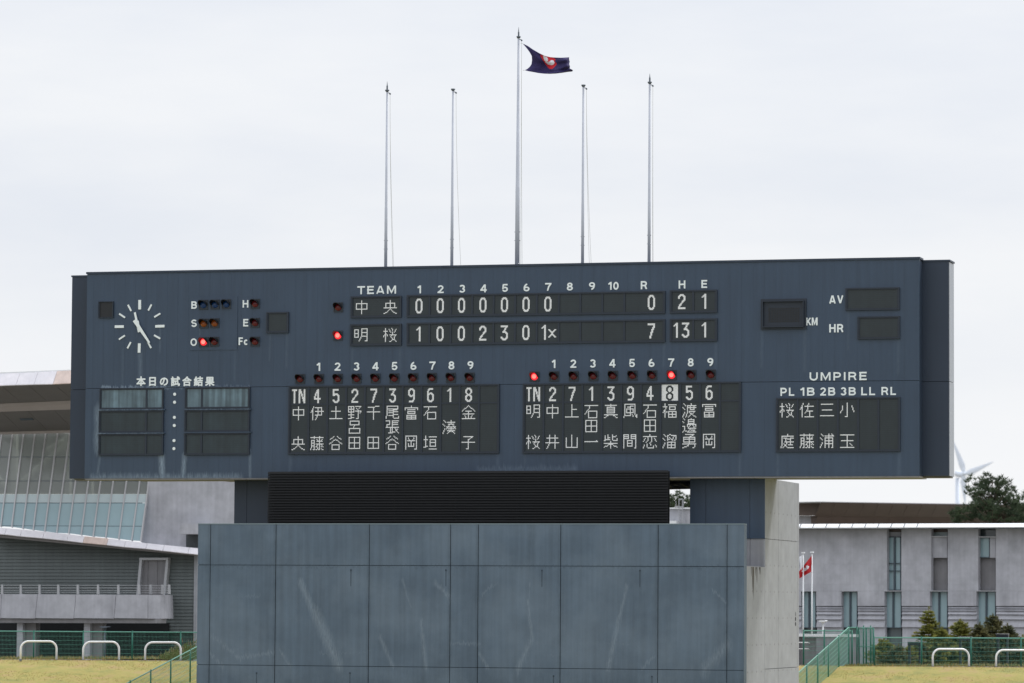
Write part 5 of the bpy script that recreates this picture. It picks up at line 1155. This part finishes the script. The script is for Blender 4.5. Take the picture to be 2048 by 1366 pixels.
# navy frames standing among the firs
for i, (x0_, x1_, yt, yb_) in enumerate(((1816, 1841, 1283, 1322), (1918, 1942, 1273.5, 1322), (1993, 2016, 1267.5, 1322))):
    c = hit_z((x0_+x1_)/2, yb_+30, -.6); F2 = Face((0, c.y, 0)); a_, z1 = F2.at(x0_, yt); b_, _ = F2.at(x1_, yt); m = MB()
    t = thing('bulletin_stand', F2.pt((a_+b_)/2, -.6), ['dark navy box stand nearest the green gate, among low firs', 'dark navy box stand behind the first metal rail', 'dark navy box stand before the reddish fir'][i], 'stand', 'navy stands among the firs')
    m.rect(F2, a_, a_+.1, -.62, z1-.16, 0, -.1); m.rect(F2, b_-.08, b_, -.62, z1-.16, 0, -.1); m.build('post', M['navy'], t)
    MB().rect(F2, a_-.01, b_+.01, z1-.16, z1-.015, .04, -.2).build('box', M['navy'], t); MB().rect(F2, a_-.03, b_+.03, z1-.014, z1, .07, -.23).build('box_lid', M['frame_grey'], t)

# ------------------------------------------------------------------ fences
def wire_panel(p0, p1, h, base=0.03, vp=.052, hp=.165, r=.003, low=None):
    m = MB(); d = p1-p0; L_ = Vector((d.x, d.y, 0)).length; n_ = max(1, int(L_/vp))
    for k in range(n_+1):
        a_ = p0.lerp(p1, k/n_); 
        i = len(m.v); dd = Vector((d.x, d.y, 0)).normalized()*r; nn = Vector((-dd.y, dd.x, 0))
        bz = Vector((0, 0, base)); tz = Vector((0, 0, h))
        m.v += [a_+bz+dd, a_+bz+nn, a_+bz-dd-nn, a_+tz+dd, a_+tz+nn, a_+tz-dd-nn]
        for q in ((0, 1, 4, 3), (1, 2, 5, 4), (2, 0, 3, 5)): m.f.append(tuple(i+x for x in q)); m.m.append(0)
    z = base+.02
    while z < h+.001:
        m.tube(p0+Vector((0, 0, z)), p1+Vector((0, 0, z)), r*1.9, n=4, cap=False); z += hp
    return m
def fence(posts, h, label, name='mesh_fence', rail=.022, post_r=.03, top_over=.03, cat='fence'):
    base = posts[0]; t = thing(name, base, label, cat)
    for p in posts:
        MB().tube(p, p+Vector((0, 0, h+top_over)), post_r, n=8).tube(p+Vector((0, 0, h+top_over)), p+Vector((0, 0, h+top_over+.02)), post_r*1.15, post_r*.5, n=8).build('post', M['green'], t, smooth=True)
    for a_, b_ in zip(posts, posts[1:]):
        o = wire_panel(a_, b_, h).build('wire_mesh', M['green_wire'], t); o['kind'] = 'stuff'
        MB().tube(a_+Vector((0, 0, h)), b_+Vector((0, 0, h)), rail, n=6).build('top_rail', M['green_wire'], t)
    return t
# left plateau fence
def gpt(x, y): return hit_z(x, y, 0)
fh = lambda p, yt, x: CAM.z-(yt-(1216+(x-1024)*.0063))*((p-CAM).dot(F_))/7840
ps = [gpt(x, y) for x, y in ((-31, 1316.5), (67, 1317), (166, 1317.6), (264, 1318.2), (361, 1318.8), (458, 1319.4))]
fence(ps, fh(ps[2], 1263.5, 166), 'green wire mesh fence on the left lawn crest before the hall')
ps = [gpt(x, y) for x, y in ((1748, 1331.5), (1843, 1331.8), (1942, 1332.2), (2042, 1332.7), (2145, 1333))]
fence(ps, fh(ps[2], 1276, 1942), 'green wire mesh fence on the right lawn crest before the fir trees')
def stair_fence(x, y, n_, sl, h, label, sp=2.0, dirx=0.0):
    p0 = gpt(x, y); ps = [p0+Vector((dirx*k, -sp*k, -sl*sp*k)) for k in range(n_)]
    return fence(ps, h, label, name='stair_fence'), ps
p0 = gpt(1697.5, 1331); hh = fh(p0, 1254.5, 1697.5)
stair_fence(1697.5, 1331, 9, .166, hh, 'green mesh fence running down the bank right of the concrete pier')
# left stair fence passes (320,1318)-(250,1366) at its top rail
pt = gpt(460, 1321); hh2 = 1.18
r = stair_fence(455, 1324, 11, .175, hh2, 'green mesh fence running down the left lawn beside the blue-grey wall')
# short fence from pier edge, with corner post
ps = [gpt(1596.5, 1331), gpt(1636, 1331), gpt(1696, 1331)]
ps[0] = ps[0]+Vector((0, 1.0, 0)); ps[1] += Vector((0, 1.2, 0)); ps[2] += Vector((0, .8, 0))
h3 = fh(ps[0], 1261.5, 1596); fence(ps, h3, 'green mesh fence panel between the concrete pier and the stair fence', name='landing_fence')
# gate: two overlapping framed leaves seen square on
ps = [gpt(1715, 1330.5), gpt(1747, 1331)]; ps[0] += Vector((0, .3, 0)); gh = fh(ps[0], 1255.5, 1715)
gt = thing('mesh_gate', ps[0], 'green framed wire gate at the head of the right bank fence', 'gate')
for k, x in enumerate((0, .27, .5, .76, 1.0)):
    p = ps[0].lerp(ps[1], x)+Vector((0, .15*(k % 2), 0)); MB().tube(p, p+Vector((0, 0, gh+(.09 if k in (1, 3) else 0))), .028, n=8).build('post', M['green'], gt, smooth=True)
for z in (0.03, gh*.5, gh-.01): MB().tube(ps[0]+Vector((0, 0, z)), ps[1]+Vector((0, 0, z)), .02, n=6).build('gate_rail', M['green_wire'], gt)
for dy in (0, .15):
    o = wire_panel(ps[0]+Vector((0, dy, 0)), ps[1]+Vector((0, dy, 0)), gh, vp=.05, hp=.15).build('wire_mesh', M['green_wire'], gt); o['kind'] = 'stuff'
ps = [gpt(1697.5, 1330.2), gpt(1714, 1330.3)]; fence(ps, gh, 'narrow green fence panel joining the stair fence to the gate', name='landing_fence')

# ------------------------------------------------------------------ U rails
def urail(x0, x1, yt, yb, label, src=None):
    a_ = gpt(x0+1.6, yb); b_ = gpt(x1-1.6, yb); s_ = ((a_-CAM).length)/7860; h = (yb-yt)*s_; W_ = (b_-a_).length
    t = thing('bicycle_rail', (a_+b_)/2, label, 'rail', 'bent metal rails on the lawn crests'); an = math.atan2(b_.y-a_.y, b_.x-a_.x)
    rr = .30; r = .038; pts = [(-W_/2, 0, -.05), (-W_/2, 0, h-r-rr)]
    for k in range(1, 9): q = PI-k/8*PI/2; pts.append((-W_/2+rr+rr*math.cos(q), 0, h-r-rr+rr*math.sin(q)))
    for k in range(0, 9): q = PI/2-k/8*PI/2; pts.append((W_/2-rr+rr*math.cos(q), 0, h-r-rr+rr*math.sin(q)))
    pts.append((W_/2, 0, -.05)); rot = Matrix.Rotation(an, 3, 'Z'); c = (a_+b_)/2
    m = MB().path([rot @ Vector(p)+c for p in pts], r, n=16); m.build('tube', M['steel_white'], t, smooth=True)
    m = MB()
    for x in (-W_/2, W_/2): p = rot @ Vector((x, 0, 0))+c; m.tube(p+Vector((0, 0, -.02)), p+Vector((0, 0, .02)), .06, n=12)
    m.build('base_plate', M['fitting'], t)
for (x0_, x1_, yt, yb_, lab) in ((39.5, 114.5, 1281, 1320, 'leftmost bent metal rail before the left column of the hall'), (164.5, 239.5, 1282, 1320.3, 'middle of the three bent metal rails on the left lawn crest'), (288.5, 363, 1283, 1320.8, 'bent metal rail beside the weed clump next to the wall'),
                                (1863.8, 1939.5, 1296.5, 1333.3, 'bent metal rail before the bushy fir on the right lawn crest'), (1990.5, 2066, 1298.5, 1334.3, 'bent metal rail cut off by the right edge of the picture')): urail(x0_, x1_, yt, yb_, lab)

# ------------------------------------------------------------------ right landing: low wall, handrails, flags, lamp
p = hit_z(1655, 1324, 0); F3 = Face((0, p.y+2, 0)); a_, z1 = F3.at(1560, 1267.5); b_, _ = F3.at(1713, 1268)
lw_ = thing('low_wall', F3.pt((a_+b_)/2, 0), 'low concrete wall with a white cap behind the landing fence', 'wall')
MB().rect(F3, a_, F3.at(1598, 1300)[0], -.62, z1-.11, 0, -.3).rect(F3, F3.at(1632, 1300)[0], b_, -.62, z1-.11, 0, -.3).build('wall_body', M['concrete_shade'], lw_); MB().rect(F3, F3.at(1598.2, 1300)[0], F3.at(1631.8, 1300)[0], -.62, z1-.11, -.2, -.4).build('recess', M['concrete_dark'], lw_)
MB().rect(F3, a_, b_, z1-.108, z1, .06, -.36).build('cap', M['roof_white'], lw_)
for y_, lab in ((1285, 'upper of two short steel handrails before the low wall'), (1297.5, 'lower of two short steel handrails before the low wall')):
    t = thing('handrail', F3.p(1600, y_, .3), lab, 'handrail', 'handrails on the landing'); MB().path([F3.p(1590, y_, .3), F3.p(1617, y_+.5, .3), F3.p(1619, y_+1.5, .1)], .022, n=8).build('rail', M['steel_white'], t, smooth=True); MB().tube(F3.p(1619, y_+1.5, .1), F3.p(1619, y_+1.5, -.2), .02, n=6).build('bracket', M['fitting'], t)
F4 = Face((0, p.y+6, 0))
def small_pole(x, yt, lab):
    u, zt = F4.at(x, yt); ub = F4.at(x+1, 1268)[0]; t = thing('small_flagpole', F4.pt(u, 0), lab, 'flagpole', 'white flagpoles before the right building')
    MB().tube(F4.pt(u, -.62), F4.pt(u, zt-.06), .036, .028, n=10).build('pole', M['white_paint'], t, smooth=True); MB().tube(F4.pt(u, zt-.06), F4.pt(u, zt), .08, .075, n=12).build('truck', M['white_paint'], t); return u
uA = small_pole(1606.5, 1104, 'white flagpole with a limp white flag next to the concrete pier'); uB = small_pole(1624, 1103, 'white flagpole carrying the red flag before the right building')
def small_flag(pts, nx_, mats, inner, lab, base):
    """pts: corner pixels TL,TR,BR,BL of the hanging cloth"""
    m = MB(); n1, n2 = 24, 22; VV = []; UVp = []
    for j in range(n2+1):
        for i in range(n1+1):
            s, t = i/n1, j/n2; a_ = Vector(pts[0])*(1-s)+Vector(pts[1])*s; b_ = Vector(pts[3])*(1-s)+Vector(pts[2])*s; q = a_*(1-t)+b_*t
            d = .10*math.sin(s*8+t*2)+.05*math.sin(s*15-t*4); VV.append(F4.p(q.x, q.y, d)); UVp.append((q.x, q.y))
    m.v = VV
    for j in range(n2):
        for i in range(n1):
            x, y = UVp[j*(n1+1)+i]; c = 0
            if inner and ((x-1613.5)*.62+(y-1138)*.78)**2/70+((x-1613.5)*.78-(y-1138)*.62)**2/900 < 0: c = 1
            if inner:
                ax = (x-1611)*.8-(y-1139)*.6; ay = (x-1611)*.6+(y-1139)*.8
                if (ax/9)**2+((ay+1)/2.6)**2 < 1 or (x-1614)**2+(y-1134)**2 < 9: c = 1
            m.f.append((j*(n1+1)+i, (j+1)*(n1+1)+i, (j+1)*(n1+1)+i+1, j*(n1+1)+i+1)); m.m.append(c)
    tag(m.build('flag', mats, None, smooth=True, loc=base), lab, 'flag')
wf = mat('small_flag_white', (228, 230, 234), .8, .03, 3); rf_ = mat('small_flag_red', (188, 34, 42), .8, .05, 3)
small_flag([(1590, 1120), (1605.5, 1109), (1605.5, 1139), (1592, 1146)], 1, [wf], False, 'limp white flag half hidden behind the concrete pier', F4.p(1605.5, 1109))
small_flag([(1598, 1143), (1623.3, 1111), (1623.3, 1143), (1599, 1157)], 1, [rf_, wf], True, 'red flag with a white mark drooping from the second white pole', F4.p(1623.3, 1111))
def street_lamp(F, x, ytop, yb, w_, lab, cat='lamp', mm=('white_paint', 'roof_white')):
    u, zt = F.at(x, ytop); z0 = 0; t = thing('street_lamp', F.pt(u, z0), lab, cat)
    MB().tube(F.pt(u, -.62), F.pt(u, zt-.12), .05, .035, n=10).build('post', M[mm[0]], t, smooth=True)
    m = MB(); m.tube(F.pt(u, zt-.12), F.pt(u, zt-.05), .05, .12, n=12); m.prism(F, [(u-w_, zt-.03), (u-w_*.5, zt-.07), (u+w_*.5, zt-.07), (u+w_, zt-.03), (u+w_*.6, zt), (u-w_*.6, zt)], .18, -.18); m.build('lamp_head', M[mm[1]], t)
street_lamp(F4, 1646, 1240.5, 1268, .18, 'flat topped white lamp post between the flagpoles and the stair fence')
F5 = Face((0, 41.0, 0)); street_lamp(F5, 210, 1252.5, 1312, .24, 'low grey lamp post under the hall balcony behind the fence', mm=('fitting', 'fitting'))
# weed clump next to the wall on the left
rnd = random.Random(77); b0 = gpt(355, 1319.5); t = thing('weed_clump', b0, 'clump of tall weeds with dry seed heads beside the wall on the left lawn', 'plant'); lf = MB(); sh = MB()
for k in range(260):
    x = rnd.choice([rnd.gauss(345, 14), rnd.uniform(330, 398), rnd.gauss(378, 12)]); x = max(318, min(402, x)); q = gpt(x, 1319.8-rnd.uniform(0, 2)); h = (.25+.75*max(0, (x-318)/80))*rnd.uniform(.35, 1.0); dx = rnd.gauss(.05, .12)*h
    tip = q+Vector((dx, rnd.gauss(0, .1), h)); e = Vector((.006, 0, 0)); lf.face([q-e, q+e, tip])
    for r_ in range(7):
        c = q.lerp(tip, rnd.uniform(.1, .85)); d = Vector((rnd.gauss(0, 1), rnd.gauss(0, 1), rnd.gauss(.5, .5))).normalized()*rnd.uniform(.06, .14); e2 = d.orthogonal().normalized()*.018; lf.face([c-e2, c+d*.5+e2, c+d, c+d*.5-e2])
    if rnd.random() < .16:
        t2 = tip+Vector((dx*.3, 0, .10)); sh.tube(tip-Vector((0, 0, .08)), t2, .014, .005, n=5)
lf.build('leaves', M['weed'], t); sh.build('seed_heads', M['seed'], t)
